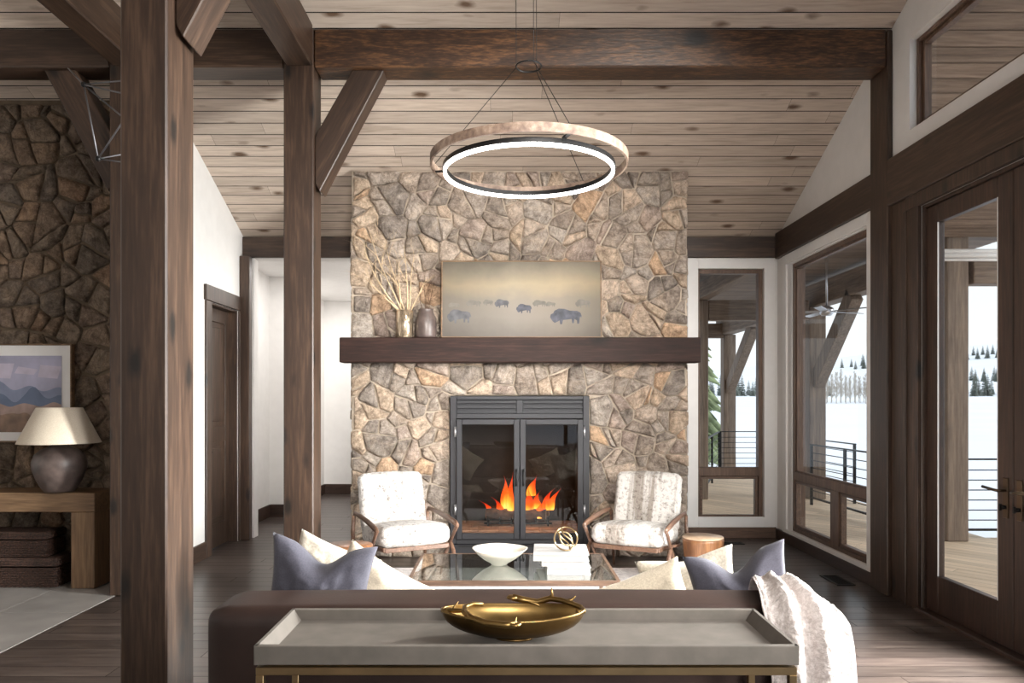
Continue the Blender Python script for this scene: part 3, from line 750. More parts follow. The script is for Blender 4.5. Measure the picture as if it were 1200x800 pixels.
# logs and flames
def log(p0, p1, r, lab):
    p0, p1 = Vector(p0), Vector(p1); rr = random.Random(r * 1000); n = 9
    pts = [p0.lerp(p1, k / (n - 1)) + Vector((0, rr.uniform(-.006, .006), rr.uniform(-.006, .006))) for k in range(n)]
    o = thing('log', (p0 + p1) / 2 - Vector((0, 0, r)), label=lab, cat='log')
    mb = MB(); mb.tube(pts, [r * rr.uniform(.92, 1.06) for _ in pts], 14); mb.build('bark', M['bark'], o)
    d = (p1 - p0).normalized()
    mb = MB(); mb.tube([p1, p1 + d * .004], r * .85, 14); mb.build('cut_end', M['sandbrick'], o)
    mb = MB(); mb.tube([p0 - d * .004, p0], r * .85, 14); mb.build('cut_end', M['sandbrick'], o)
log((-.20, 7.40, .365), (.40, 7.36, .365), .058, 'charred log at the front of the fire')
log((-.16, 7.56, .37), (.44, 7.56, .375), .062, 'charred log at the back of the fire')
log((.02, 7.44, .475), (.36, 7.52, .485), .05, 'split log burning on top of the two others')
def flame_mat():
    m = bpy.data.materials.new('flame'); m.use_nodes = True; nt = m.node_tree; nt.nodes.clear()
    out = N(nt, 'ShaderNodeOutputMaterial'); e = N(nt, 'ShaderNodeEmission'); tr = N(nt, 'ShaderNodeBsdfTransparent')
    tc = N(nt, 'ShaderNodeTexCoord'); sp = N(nt, 'ShaderNodeSeparateXYZ'); L(nt, tc.outputs['Generated'], sp.inputs[0])
    nz = N(nt, 'ShaderNodeTexNoise', Scale=7.0, Detail=3.0); mp = N(nt, 'ShaderNodeMapping'); mp.inputs['Scale'].default_value = (1.6, 1, .5); L(nt, tc.outputs['Object'], mp.inputs[0]); L(nt, mp.outputs[0], nz.inputs['Vector'])
    ad = N(nt, 'ShaderNodeMath', _operation='MULTIPLY_ADD'); ad.inputs[1].default_value = .9; L(nt, nz.outputs['Fac'], ad.inputs[0]); L(nt, sp.outputs['Z'], ad.inputs[2])
    ad2 = N(nt, 'ShaderNodeMath', _operation='SUBTRACT'); ad2.inputs[1].default_value = .38; L(nt, ad.outputs[0], ad2.inputs[0])
    r = ramp(nt, [(0.0, (255, 204, 110)), (.25, (255, 150, 48)), (.5, (248, 84, 24)), (1.0, (196, 34, 12))]); L(nt, ad2.outputs[0], r.inputs[0]); L(nt, r.outputs[0], e.inputs[0])
    e.inputs[1].default_value = 2.6
    lw = N(nt, 'ShaderNodeLayerWeight', Blend=.35)
    rr = N(nt, 'ShaderNodeMapRange'); rr.inputs['From Min'].default_value = .25; rr.inputs['From Max'].default_value = 1.05; rr.inputs['To Min'].default_value = .05; rr.inputs['To Max'].default_value = .85
    L(nt, ad2.outputs[0], rr.inputs[0])
    mxx = N(nt, 'ShaderNodeMath', _operation='MAXIMUM'); L(nt, rr.outputs[0], mxx.inputs[0]); L(nt, lw.outputs['Facing'], mxx.inputs[1])
    mx = N(nt, 'ShaderNodeMixShader'); L(nt, mxx.outputs[0], mx.inputs[0]); L(nt, e.outputs[0], mx.inputs[1]); L(nt, tr.outputs[0], mx.inputs[2]); L(nt, mx.outputs[0], out.inputs[0]); return m
fl = thing('fire', (.13, 7.46, .40), label='orange flames licking up around the logs behind the glass', cat='fire')
FM = flame_mat(); rf = random.Random(12)
def tongue(x, y, z, h, w, lean):
    mb = MB(); ph = rf.uniform(0, 6); n = 14; pts = []; rr = []
    for k in range(n):
        t = k / (n - 1); pts.append((x + lean * t * t + .02 * math.sin(ph + t * 5) * t, y + .012 * math.sin(ph + t * 6), z + h * t)); rr.append(max(.001, w * (math.sin(PI * min(1, t * .8 + .25)) ** 1.2) * (1 - t) ** .55))
    mb.tube(pts, rr, 14, flat=.45); mb.build('flame_tongue', FM, fl)
for a in ((.05, 7.36, .37, .42, .05, .0), (-.04, 7.38, .34, .20, .05, -.12), (-.14, 7.40, .33, .17, .045, -.14), (.10, 7.40, .34, .22, .05, .05), (.22, 7.36, .37, .28, .065, .03), (.31, 7.40, .40, .20, .055, .02), (.40, 7.42, .40, .22, .05, .09),
          (.34, 7.34, .33, .22, .06, .06), (.14, 7.5, .42, .30, .06, 0.), (.26, 7.55, .5, .24, .06, .04), (.46, 7.44, .40, .22, .04, .08), (.0, 7.5, .4, .34, .06, -.03)):
    tongue(*a)
# ================================================================== ON THE MANTEL
def blob_poly(mb, pts, y, ox, oz, sx, sz, mat):
    mb.face([(ox + p[0] * sx, y, oz + p[1] * sz) for p in pts], mat)
# painting: leans a little against the stones
pt = thing('framed_painting', (.145, 6.905, MT1), label='wide misty painting of a bison herd standing on the mantel', cat='painting')
pw, ph = 1.515, .735
lean = Matrix.Translation((.145, 6.912, MT1)) @ Matrix.Rotation(-.055, 4, 'X')
mb = MB()
for (a, b_, c, d_) in ((-pw / 2, -pw / 2 + .012, 0, ph), (pw / 2 - .012, pw / 2, 0, ph), (-pw / 2 + .012, pw / 2 - .012, 0, .012), (-pw / 2 + .012, pw / 2 - .012, ph - .012, ph)):
    mb.box(a, b_, -.012, .028, c, d_, b=.002, M=lean)
mb.build('picture_frame', M['oak_x'], pt)
def canvas_mat():
    m, nt, b = base('bison_canvas'); tc = N(nt, 'ShaderNodeTexCoord'); sp = N(nt, 'ShaderNodeSeparateXYZ'); L(nt, tc.outputs['Generated'], sp.inputs[0])
    r = ramp(nt, [(0, (104, 98, 92)), (.25, (124, 117, 109)), (.5, (132, 124, 113)), (.68, (160, 146, 122)), (.85, (136, 127, 111)), (1, (108, 100, 88))])
    nz = N(nt, 'ShaderNodeTexNoise', Scale=3.0, Detail=5.0, Roughness=.62); L(nt, tc.outputs['Object'], nz.inputs['Vector'])
    ad = N(nt, 'ShaderNodeMath', _operation='MULTIPLY_ADD'); ad.inputs[1].default_value = .30; L(nt, nz.outputs['Fac'], ad.inputs[0]); L(nt, sp.outputs['Z'], ad.inputs[2])
    sb = N(nt, 'ShaderNodeMath', _operation='SUBTRACT'); sb.inputs[1].default_value = .15; L(nt, ad.outputs[0], sb.inputs[0]); L(nt, sb.outputs[0], r.inputs[0])
    # darker towards the two ends of the picture, as it is painted
    g = ramp(nt, [(0, (176, 172, 168)), (.45, (255, 255, 255)), (.75, (250, 246, 240)), (1, (190, 186, 176))]); L(nt, sp.outputs['X'], g.inputs[0])
    L(nt, mixc(nt, r.outputs[0], g.outputs[0], .8, 'MULTIPLY'), b.inputs['Base Color']); b.inputs['Roughness'].default_value = .7; return m
mb = MB(); mb.box(-pw / 2 + .012, pw / 2 - .012, -.004, .02, .012, ph - .012, M=lean)
BISON = [(-1, .15), (-.95, .45), (-.8, .55), (-.72, .8), (-.45, 1.0), (-.1, .98), (.25, .8), (.7, .78), (.92, .62), (1.0, .3), (.97, .1), (.9, .25), (.86, -.1), (.84, -.45), (.72, -.48), (.7, -.15), (.55, .0), (.5, -.4), (.4, -.42), (.36, .0), (.0, -.08), (-.18, -.1), (-.24, -.5), (-.36, -.52), (-.4, -.15), (-.55, -.28), (-.7, -.38), (-.82, -.25), (-.92, -.05)]
def bison(px, py, w, h, mat, flip=1):
    cx = (px - 517) / 188 * pw - pw / 2; cz = (394 - py) / 90 * ph; sx = w / 188 * pw / 2 * flip; sz = h / 90 * ph / 1.5
    pts = [(cx + p[0] * sx, -.006, cz + (p[1] - .25) * sz) for p in BISON]
    if flip < 0: pts = pts[::-1]
    mb.face([lean @ Vector(p) for p in pts], mat)
bison(663, 369, 37, 18, 1); bison(538, 369, 28, 16, 2); bison(588, 354, 17, 10, 2); bison(614, 360, 18, 11, 1)
for (x, y, w, h) in ((555, 354, 18, 8), (572, 353, 12, 7), (632, 354, 16, 8), (645, 355, 12, 6), (683, 354, 18, 10), (532, 356, 14, 6)): bison(x, y, w, h, 3)
mb.build('canvas', [canvas_mat(), plain('paint_slate', (70, 72, 80), .7, var=.2, scale=20), plain('paint_grey', (80, 80, 84), .7, var=.15, scale=20), plain('paint_mist', (104, 99, 92), .7, var=.08, scale=20)], pt)

# vases
vx = (474 - 593) / 124.5; s_ = 124.5
va = thing('metallic_vase', (vx, 6.93, MT1), label='silvery gold cylinder vase holding pale dry branches on the mantel', cat='vase')
mb = MB(); mb.lathe([(0, 0), (.075, 0), (.080, .006), (.081, .255), (.078, .258), (.074, .252), (.073, .012), (0, .010)], (vx, 6.93, MT1), 28, sx=1, sy=1)
mb.build('vase_body', M['mercury'], va)
vx2 = (499 - 593) / 124.5
mb = MB(); mb.lathe([(0, 0), (.092, 0), (.098, .02), (.099, .13), (.094, .19), (.072, .235), (.066, .262), (.070, .272), (.064, .27), (.06, .24), (.06, .02), (0, .015)], (vx2, 6.93, MT1), 28)
tag(mb.build('clay_vase', M['brownclay']), 'squat brown clay vase between the metallic vase and the bison painting', 'vase')
def branch(mb, p, d, ln, r, rng, depth=0, up=(0, 0, .02)):
    pts = [Vector(p)]; dr = Vector(d).normalized(); n = 7; rr = [r]
    for k in range(n):
        dr = (dr + Vector((rng.uniform(-.09, .09), rng.uniform(-.05, .03), rng.uniform(-.05, .07)))).normalized()
        q = pts[-1] + dr * ln / n
        q.y = min(q.y, 6.975); pts.append(q); rr.append(r * (1 - .75 * (k + 1) / n))
        if depth < 2 and k >= 2 and rng.random() < .62:
            a = rng.choice((-1, 1)) * rng.uniform(.35, .7)
            dd = Vector((dr.x * math.cos(a) - dr.z * math.sin(a), dr.y + rng.uniform(-.2, .1), dr.x * math.sin(a) + dr.z * math.cos(a)))
            branch(mb, q, dd, ln * rng.uniform(.28, .45), rr[-1] * .8, rng, depth + 1)
    mb.tube(pts, rr, 6)
rb = random.Random(9)
BR = [(-.04, -.62, .78), (-.02, -.45, .95), (.0, -.30, .72), (.02, .10, .72), (.03, .22, .62), (-.03, -.12, .55), (.045, .42, .42), (-.045, -.8, .55)]
BL = ['dry branch leaning far to the left out of the metallic vase', 'long dry branch rising to the upper left', 'dry branch left of the middle of the spray', 'upright dry branch right of the middle of the spray', 'dry branch leaning right towards the clay vase', 'short upright branch in the middle of the spray', 'lowest branch reaching right across the clay vase', 'low branch reaching left along the stones']
for (ox, dx, ln), lb in zip(BR, BL):
    mb = MB(); p0 = Vector((vx + ox * .6, 6.93, MT1 + .02)); p1 = Vector((vx + ox * 1.2 + dx * .02, 6.925, MT1 + .27))
    mb.tube([p0, p1], .005, 6); branch(mb, p1, (dx, -.06, 1.0 if abs(dx) < .5 else .8), ln * .82, .0075, rb)
    tag(mb.build('dry_branch', M['twig']), lb, 'branch', 'pale dry branches in the metallic vase')
for k, (dx, ln) in enumerate(((-.35, .26), (-.1, .34), (.15, .36), (.3, .30), (.05, .28))):
    mb = MB(); p1 = Vector((vx2 + dx * .06, 6.93, MT1 + .24)); mb.tube([Vector((vx2, 6.93, MT1 + .03)), p1], .003, 5); branch(mb, p1, (dx, -.05, 1), ln, .0035, rb)
    tag(mb.build('dry_twig', M['twigd']), 'thin dark twig standing in the squat clay vase', 'twig', 'dark twigs in the clay vase')

# ================================================================== CHANDELIERS
rc = thing('ring_chandelier', (.139, 4.5, 2.88), label='ring chandelier of barnwood band and glowing inner hoop above the seating', cat='chandelier', kind='thing')
c = (.139, 4.5, 0)
def hoop(mb, r0, r1, z0, z1, n=96, mat=0, cc=c, faces='all'):
    V = []
    for k in range(n):
        q = 2 * PI * k / n; V.append([mb.bm.verts.new((cc[0] + r * math.cos(q), cc[1] + r * math.sin(q), z)) for r, z in ((r0, z0), (r1, z0), (r1, z1), (r0, z1))])
    for k in range(n):
        A, B = V[k], V[(k + 1) % n]
        for i in range(4):
            f = mb.bm.faces.new((A[i], B[i], B[(i + 1) % 4], A[(i + 1) % 4])); f.material_index = mat
    bmesh.ops.recalc_face_normals(mb.bm, faces=mb.bm.faces)
mb = MB(); hoop(mb, .590, .603, 2.934, 2.986); mb.build('outer_band', M['rings'], rc)
mb = MB(); hoop(mb, .500, .527, 2.9055, 2.932); mb.build('inner_hoop', M['metal_black'], rc)
mb = MB(); hoop(mb, .507, .522, 2.886, 2.905); mb.build('light_strip', M['led'], rc)
mb = MB(); mb.tube([(c[0] + .078 * math.cos(2 * PI * k / 40), c[1] + .078 * math.sin(2 * PI * k / 40), 3.552) for k in range(40)], .0055, 8, closed=True); mb.build('upper_ring', M['metal_black'], rc)
for q in (50, 170, 290):
    a = math.radians(q); ca, sa = math.cos(a), math.sin(a)
    mb = MB(); mb.tube([(c[0] + .078 * ca, c[1] + .078 * sa, 3.55), (c[0] + .596 * ca, c[1] + .596 * sa, 2.986)], .0022, 6); mb.build('cable', M['metal_black'], rc)
    mb = MB(); mb.tube([(c[0] + .078 * ca, c[1] + .078 * sa, 3.55), (c[0] + .078 * ca, c[1] + .078 * sa, ceil_z(4.5 + .078 * sa))], .0018, 6); mb.build('hanging_wire', M['metal_black'], rc)
    mb = MB(); mb.box(.52, .592, -.012, .012, 2.935, 2.943, M=Matrix.Translation((c[0], c[1], 0)) @ Matrix.Rotation(a, 4, 'Z')); mb.box(.524, .530, -.012, .012, 2.915, 2.943, M=Matrix.Translation((c[0], c[1], 0)) @ Matrix.Rotation(a, 4, 'Z')); mb.build('bracket', M['metal_black'], rc)
mb = MB(); mb.lathe([(0, 0), (.09, 0), (.09, .05), (0, .05)], (c[0], c[1], ceil_z(4.5) - .03), 32); mb.build('ceiling_rose', M['metal_black'], rc)

gc = thing('rod_chandelier', (-2.28, 4.5, 2.94), label='chandelier of thin crossing metal rods half hidden behind the nearest post', cat='chandelier', kind='thing')
nodes = [P(98, 99, 4.5), P(115, 186, 4.5), Vector((-2.0, 4.5, 3.50)), Vector((-1.98, 4.55, 2.93)), Vector((-2.10, 4.2, 3.24)), Vector((-2.28, 4.9, 3.20)), Vector((-2.3, 4.5, 3.62)), P(80, 80, 4.75)]
for a, b_ in ((0, 2), (0, 3), (0, 1), (1, 3), (0, 4), (1, 4), (2, 4), (3, 4), (1, 5), (2, 5), (3, 5), (2, 3), (6, 2), (6, 5), (0, 7)):
    mb = MB(); mb.tube([nodes[a], nodes[b_]], .0048, 8); mb.build('rod', M['rodmetal'], gc)
for n_ in nodes[:7]:
    mb = MB(); mb.lathe([(0, -.018), (.014, -.012), (.018, 0), (.014, .012), (0, .018)], n_, 12); mb.build('joint', M['metal_black'], gc)
mb = MB(); mb.tube([nodes[6], (nodes[6].x, 4.5, ceil_z(4.5))], .006, 8); mb.build('hanging_rod', M['metal_black'], gc)

# ================================================================== SEATING
def soft(x0, x1, y0, y1, z0, z1, r=.05, puff=.02, nz=0.0, Mx=None, mb=None, n=(24, 20, 8), seed=0.0, mat=0, nscale=30):
    """upholstered block: rounded, swollen box, with optional shaggy surface"""
    mb = mb or MB(); hx, hy, hz = (x1 - x0) / 2, (y1 - y0) / 2, (z1 - z0) / 2; cx, cy, cz = (x0 + x1) / 2, (y0 + y1) / 2, (z0 + z1) / 2
    tmp = bmesh.new(); bmesh.ops.create_cube(tmp, size=2.0)
    cuts = max(n)
    bmesh.ops.subdivide_edges(tmp, edges=tmp.edges, cuts=cuts, use_grid_fill=True)
    vm = {}
    for v in tmp.verts:
        p = Vector((v.co.x * hx, v.co.y * hy, v.co.z * hz))
        q = Vector([max(-h + r, min(h - r, p[i])) for i, h in enumerate((hx, hy, hz))])
        d = p - q
        if d.length > 1e-6:
            m_ = max(abs(d[i]) for i in range(3)); d = d.normalized() * m_
        p = q + d
        u, w, t = v.co.x, v.co.y, v.co.z
        p.z += math.copysign(puff, t) * (abs(t) ** 3) * (1 - u * u) * (1 - w * w) if abs(t) > .01 else 0
        p.y += (puff * .5 * (abs(w) ** 3) * (1 - u * u) * math.copysign(1, w)) if abs(w) > .01 else 0
        if nz:
            nn = noise.noise(Vector((p.x * nscale + seed, p.y * nscale, p.z * nscale))) + .5 * noise.noise(Vector((p.x * nscale * 2 + seed, p.y * nscale * 2, p.z * nscale * 2)))
            p += p.normalized() * nn * nz
        p += Vector((cx, cy, cz))
        if Mx is not None: p = Mx @ p
        vm[v] = mb.bm.verts.new(p)
    for f in tmp.faces:
        g = mb.bm.faces.new([vm[v] for v in f.verts]); g.smooth = True; g.material_index = mat
    tmp.free(); return mb

# sofa seen from behind
SX0, SX1, SY0, SZ = -1.045, 1.165, 2.53, .782
so = thing('leather_sofa', ((SX0 + SX1) / 2, 3.0, 0), label='long dark brown leather sofa seen from behind the console table', cat='sofa')
def sofa_back(u, v): pass
mb = soft(SX0, SX1, SY0, 2.83, .12, SZ, r=.055, puff=.012, n=(30,)); mb.build('backrest', M['leather'], so)
for i, (a, b_) in enumerate(((SX0, SX0 + .22), (SX1 - .22, SX1))):
    mb = soft(a, b_, 2.835, 3.62, .12, .42, r=.05, puff=.01, n=(16,)); mb.build('armrest', M['leather'], so)
mb = soft(SX0 + .21, SX1 - .21, 2.80, 3.60, .12, .24, r=.02, puff=0, n=(8,)); mb.build('seat_base', M['leather'], so)
xm = (SX0 + SX1) / 2
for a, b_ in ((SX0 + .222, xm - .002), (xm + .002, SX1 - .222)):
    mb = soft(a, b_, 2.835, 3.62, .24, .355, r=.04, puff=.008, n=(16,)); mb.build('seat_cushion', M['leather'], so)
for (x, y) in ((SX0 + .08, SY0 + .1), (SX1 - .08, SY0 + .1), (SX0 + .08, 3.54), (SX1 - .08, 3.54)):
    mb = MB(); mb.tube([(x, y, 0), (x, y, .13)], [.02, .03], 12); mb.build('foot', M['dark_z'], so)
for x in (-.35, .47):
    mb = MB(); mb.tube([(x, SY0 - .002, z) for z in (.14, .4, .70)], .003, 6); mb.build('back_seam', M['leather'], so)

# pillows
def pillow(name, w, h, t, mat, corner, target, roll, tilt, yaw, lab, chop=.0, seed=0, group=None, cw=.4, lowsink=0.0):
    mb = MB(); n = 30; cl = Vector((corner[0] * w / 2, 0, corner[1] * h / 2))
    R = Matrix.Rotation(yaw, 4, 'Z') @ Matrix.Rotation(tilt, 4, 'X') @ Matrix.Rotation(roll, 4, 'Y')
    def shape(u, v, s):
        ex = 1 - .10 * (1 - v * v) ** 1.0; ez = 1 - .10 * (1 - u * u)
        x, z = u * w / 2 * ex, v * h / 2 * ez
        th = t / 2 * (max(0, (1 - u * u) * (1 - v * v))) ** .42
        wr = noise.noise(Vector((u * 2.3 + seed, v * 2.3, s * 1.5))) * .016 + abs(noise.noise(Vector((u * 4 + seed, v * 4 + 3, s)))) * .018
        if chop > 0:
            g = math.exp(-(u / cw) ** 2) * max(0, (v + 1) / 2) ** 2.2; z -= chop * g; th *= 1 + .5 * g
        return Vector((x, s * (th + wr * (1 - max(abs(u), abs(v)) ** 6)), z))
    o = R @ shape(corner[0], corner[1], 1); off = Vector(target) - o
    for s in (-1, 1):
        mb.grid(lambda a, b_: R @ shape(a * 2 - 1, b_ * 2 - 1, s) + off, n, n)
    bmesh.ops.remove_doubles(mb.bm, verts=mb.bm.verts, dist=.0005); bmesh.ops.recalc_face_normals(mb.bm, faces=mb.bm.faces)
    return tag(mb.build(name, M[mat]), lab, 'pillow', group)
G = 'throw pillows on the sofa'
pillow('throw_pillow', .43, .46, .17, 'slate', (-1, 1), P(320, 623, 3.00), math.radians(9), .16, .05, 'slate blue pillow with a dented top at the left end of the sofa', chop=.10, seed=3, group=G, cw=.40)
pillow('throw_pillow', .42, .42, .16, 'slate', (1, 1), P(919, 631, 3.02), math.radians(-12), .18, -.10, 'slate blue pillow with a sharp corner at the right end of the sofa', chop=.11, seed=8, group=G, cw=.38)
pillow('throw_pillow', .44, .40, .14, 'cream', (-1, 1), P(413, 631, 3.24), math.radians(33), .14, .05, 'cream pillow slipping down beside the left slate blue pillow', seed=12, group=G)
pillow('throw_pillow', .46, .34, .14, 'cream', (1, 1), P(794, 651, 3.20), math.radians(-23), .14, -.05, 'cream pillow slipping down left of the right slate blue pillow', seed=17, group=G)
pillow('throw_pillow', .40, .38, .13, 'taupe', (-1, 1), P(354, 619, 3.42), math.radians(24), .16, .1, 'greige pillow showing a pale corner behind the left slate blue pillow', seed=22, group=G)
pillow('throw_pillow', .46, .40, .13, 'taupe', (1, 1), P(858, 637, 3.42), math.radians(-12), .16, -.1, 'greige pillow between the right slate blue and the cream pillow', chop=.03, seed=27, group=G)

# throw over the right end of the sofa
PATH = [(2.905, .56), (2.90, .66), (2.885, .75), (2.84, .805), (2.76, .822), (2.66, .824), (2.57, .812), (2.505, .765), (2.475, .67), (2.465, .52), (2.455, .36), (2.45, .20), (2.445, .05)]
def pathpt(v):
    v = max(0, min(1, v)); s = v * (len(PATH) - 1); i = min(int(s), len(PATH) - 2); t = s - i
    g = lambda k: PATH[max(0, min(len(PATH) - 1, k))]
    a, b_, c_, d_ = g(i - 1), g(i), g(i + 1), g(i + 2)
    return Vector([.5 * (2 * b_[k] + (c_[k] - a[k]) * t + (2 * a[k] - 5 * b_[k] + 4 * c_[k] - d_[k]) * t * t + (3 * b_[k] - a[k] - 3 * c_[k] + d_[k]) * t ** 3) for k in (0, 1)])
def throw_pt(u, v, off=0.0):
    """u across (0 left .. 1 right), v along the cloth (0 seat side .. 1 floor side)"""
    p = pathpt(v); tg = (pathpt(v + .01) - pathpt(v - .01)).normalized(); nrm = Vector((tg.y, -tg.x))
    y, z = p; w_ = .025 * math.sin(v * 9)
    xl = .945 - .055 * min(1, max(0, (v - .25) / .3)) + w_ * .4; xr = 1.135 + .065 * min(1, max(0, (v - .35) / .25)) + w_
    x = xl + (xr - xl) * u
    r = max(0, (u - .55) / .45)
    if v > .2: z -= .05 * r * r * max(0, 1 - abs(v - .42) / .35); x += .0
    y += .10 * r ** 2 * max(0, min(1, (v - .5) * 3))
    ce = .40 + .06 * math.sin(v * 3.5 + .6)
    fold = math.exp(-((u - ce) / .04) ** 2); ridge = math.exp(-((u - ce + .15) / .11) ** 2) + .9 * math.exp(-((u - ce - .17) / .12) ** 2)
    amp = .012 + .018 * min(1, max(0, v - .2) * 3); dn = amp * (ridge - 1.1 * fold) + .006 * math.sin(u * 17 + v * 5) + .012
    fz = noise.noise(Vector((x * 60, y * 60, z * 60))) * .006 + noise.noise(Vector((x * 120, y * 120, z * 120))) * .004
    dn = max(.010, dn) + fz * (1 if off == 0 else 0) - off
    e = min(u, 1 - u) * 20
    if e < 1: dn -= .012 * (1 - e) * (0 if off else 1)
    return Vector((x, y - nrm.x * dn * -1 if False else y + nrm.x * dn, z + nrm.y * dn))
_p = pathpt(.5); _t = (pathpt(.51) - pathpt(.49))
SGN = 1 if Vector((_t.y, -_t.x)).y > 0 or True else -1
mb = MB(); NU, NV = 70, 200
A_g = mb.grid(lambda a_, b_: throw_pt(a_, b_), NU, NV); B_g = mb.grid(lambda a_, b_: throw_pt(a_, b_, .006), NU, NV)
edge = [(i, 0) for i in range(NU + 1)] + [(NU, j) for j in range(1, NV + 1)] + [(i, NV) for i in range(NU - 1, -1, -1)] + [(0, j) for j in range(NV - 1, 0, -1)]
for k in range(len(edge)):
    (i, j), (i2, j2) = edge[k], edge[(k + 1) % len(edge)]
    f = mb.bm.faces.new((A_g[i][j], A_g[i2][j2], B_g[i2][j2], B_g[i][j])); f.smooth = True
bmesh.ops.recalc_face_normals(mb.bm, faces=mb.bm.faces)
tag(mb.build('throw_blanket', M['throw']), 'fluffy pinkish cream throw hanging over the right end of the sofa', 'blanket')

# ================================================================== CONSOLE BEHIND THE SOFA
ct = thing('console_table', (.06, 2.29, 0), label='taupe tray-top console table with brass frame behind the sofa', cat='console table')
kx0, kx1, ky0, ky1, kz = -.722, .839, 2.10, 2.485, .800
mb = MB(); mb.box(kx0 + .01, kx1 - .01, ky0 + .01, ky1 - .01, kz - .052, kz - .036)
t = .026
mb.box(kx0, kx1, ky0, ky0 + .018, kz - .055, kz, b=.002); mb.box(kx0, kx1, ky1 - .018, ky1, kz - .055, kz, b=.002)
for s, X in ((1, kx0), (-1, kx1)):
    mb.prism([(X, kz - .055), (X, kz), (X + s * .010, kz), (X + s * .034, kz - .036), (X + s * .034, kz - .055)], ky0 + .0005, ky1 - .0005, 'y')
mb.build('tray_top', M['concrete'], ct)
def rect_frame(mb, z0, z1, w=.022):
    mb.box(kx0 + .004, kx1 - .004, ky0 + .004, ky0 + .004 + w, z0, z1, b=.0015); mb.box(kx0 + .004, kx1 - .004, ky1 - .004 - w, ky1 - .004, z0, z1, b=.0015)
    mb.box(kx0 + .004, kx0 + .004 + w, ky0 + .026, ky1 - .026, z0, z1, b=.0015); mb.box(kx1 - .004 - w, kx1 - .004, ky0 + .026, ky1 - .026, z0, z1, b=.0015)
mb = MB(); rect_frame(mb, kz - .086, kz - .063); rect_frame(mb, .0, .022); mb.box(kx0 + .03, kx1 - .03, ky0 + .03, ky1 - .03, kz - .064, kz - .0525); mb.build('brass_frame', M['brass'], ct)
for x in (kx0 + .004, kx1 - .026):
    for y in (ky0 + .004, ky1 - .026):
        mb = MB(); mb.box(x, x + .022, y, y + .022, .0225, kz - .0865, b=.0015); mb.build('leg', M['brass'], ct)

# brass antler bowl
bz = kz - .036; bc = Vector((.027, 2.285, bz))
bo = thing('antler_bowl', bc, label='oval aged brass bowl with antlers along its rim on the console', cat='bowl')
A_, B_ = .216, .098
def bowl_pt(u, v, off=0.0):
    q = 2 * PI * u; r = math.sin(v * PI / 2) ** .8; tip = 1 + .05 * max(0, -math.cos(q)) ** 8
    z = .004 + .070 * (1 - math.cos(v * PI / 2)) ** .9 + .012 * (math.cos(q) ** 2) * v ** 3
    return bc + Vector(((A_ - off) * r * math.cos(q) * tip, (B_ - off) * r * math.sin(q), z + off * .9))
mb = MB(); mb.grid(lambda a, b_: bowl_pt(a, b_), 48, 16, closeu=True, mat=1); mb.grid(lambda a, b_: bowl_pt(a, b_, .005), 48, 16, closeu=True)
rim0 = [bowl_pt(k / 48, 1) for k in range(48)]; rim = [(p + Vector((0, 0, .003))) for p in rim0]
mb.tube(rim, .0045, 8, closed=True); bmesh.ops.remove_doubles(mb.bm, verts=mb.bm.verts, dist=.0002)
mb.lathe([(0, 0), (.04, 0), (.035, .006), (0, .008)], bc, 24, sx=1.5, mat=1)
bmesh.ops.recalc_face_normals(mb.bm, faces=mb.bm.faces); mb.build('bowl_body', [M['oldbrass'], M['darkbrass']], bo)
def antler(main, tines, r=.0105):
    mb = MB(); m_ = [Vector(p) + bc for p in main]
    mb.tube(m_, [r * (1.15 - .55 * k / (len(m_) - 1)) for k in range(len(m_))], 10)
    mb.lathe([(0, -.006), (r * 1.7, -.004), (r * 1.9, 0), (r * 1.6, .005), (0, .006)], m_[0], 14)
    for (p, q, e) in tines:
        a = Vector(p) + bc; b_ = Vector(q) + bc; c_ = Vector(e) + bc
        mb.tube([a, a.lerp(b_, .6), b_, c_], [r * .75, r * .6, r * .42, r * .15], 8)
    mb.build('antler', M['oldbrass'], bo)
antler([(-.006, .105, .098), (.03, .103, .090), (.075, .098, .084), (.115, .09, .098), (.15, .078, .096), (.185, .05, .092), (.208, .02, .090), (.214, -.01, .084), (.19, -.02, .088)], [((.115, .09, .098), (.122, .085, .112), (.120, .082, .135)), ((.165, .07, .094), (.185, .07, .10), (.196, .068, .112)), ((.03, .103, .09), (.07, .09, .08), (.10, .085, .066))])
antler([(.0, -.108, .075), (-.03, -.106, .072), (-.09, -.094, .075), (-.13, -.07, .082), (-.155, -.035, .09), (-.155, .0, .096), (-.13, .03, .098), (-.10, .035, .094)], [((-.10, -.09, .076), (-.14, -.07, .084), (-.155, -.05, .10)), ((-.0, -.108, .075), (.0, -.107, .085), (.004, -.106, .096))])
antler([(-.215, .0, .084), (-.19, -.012, .088), (-.165, -.02, .09), (-.14, -.03, .09)], [((-.19, -.012, .088), (-.185, -.01, .102), (-.175, -.008, .115)), ((-.2, .0, .086), (-.21, -.005, .092), (-.22, -.01, .094))], .0085)
# rug
mb = MB(); rr = random.Random(2)
def rugp(u, v):
    x = -1.35 + 2.95 * u; y = 3.66 + 2.94 * v; e = min(u, 1 - u, v, 1 - v)
    return Vector((x, y, .004 + (.010 + .003 * noise.noise(Vector((x * 40, y * 40, 0)))) * min(1, e * 60)))
mb.grid(rugp, 90, 90); tag(mb.build('area_rug', M['rug']), 'pale soft rug under the glass coffee table and chairs', 'rug')

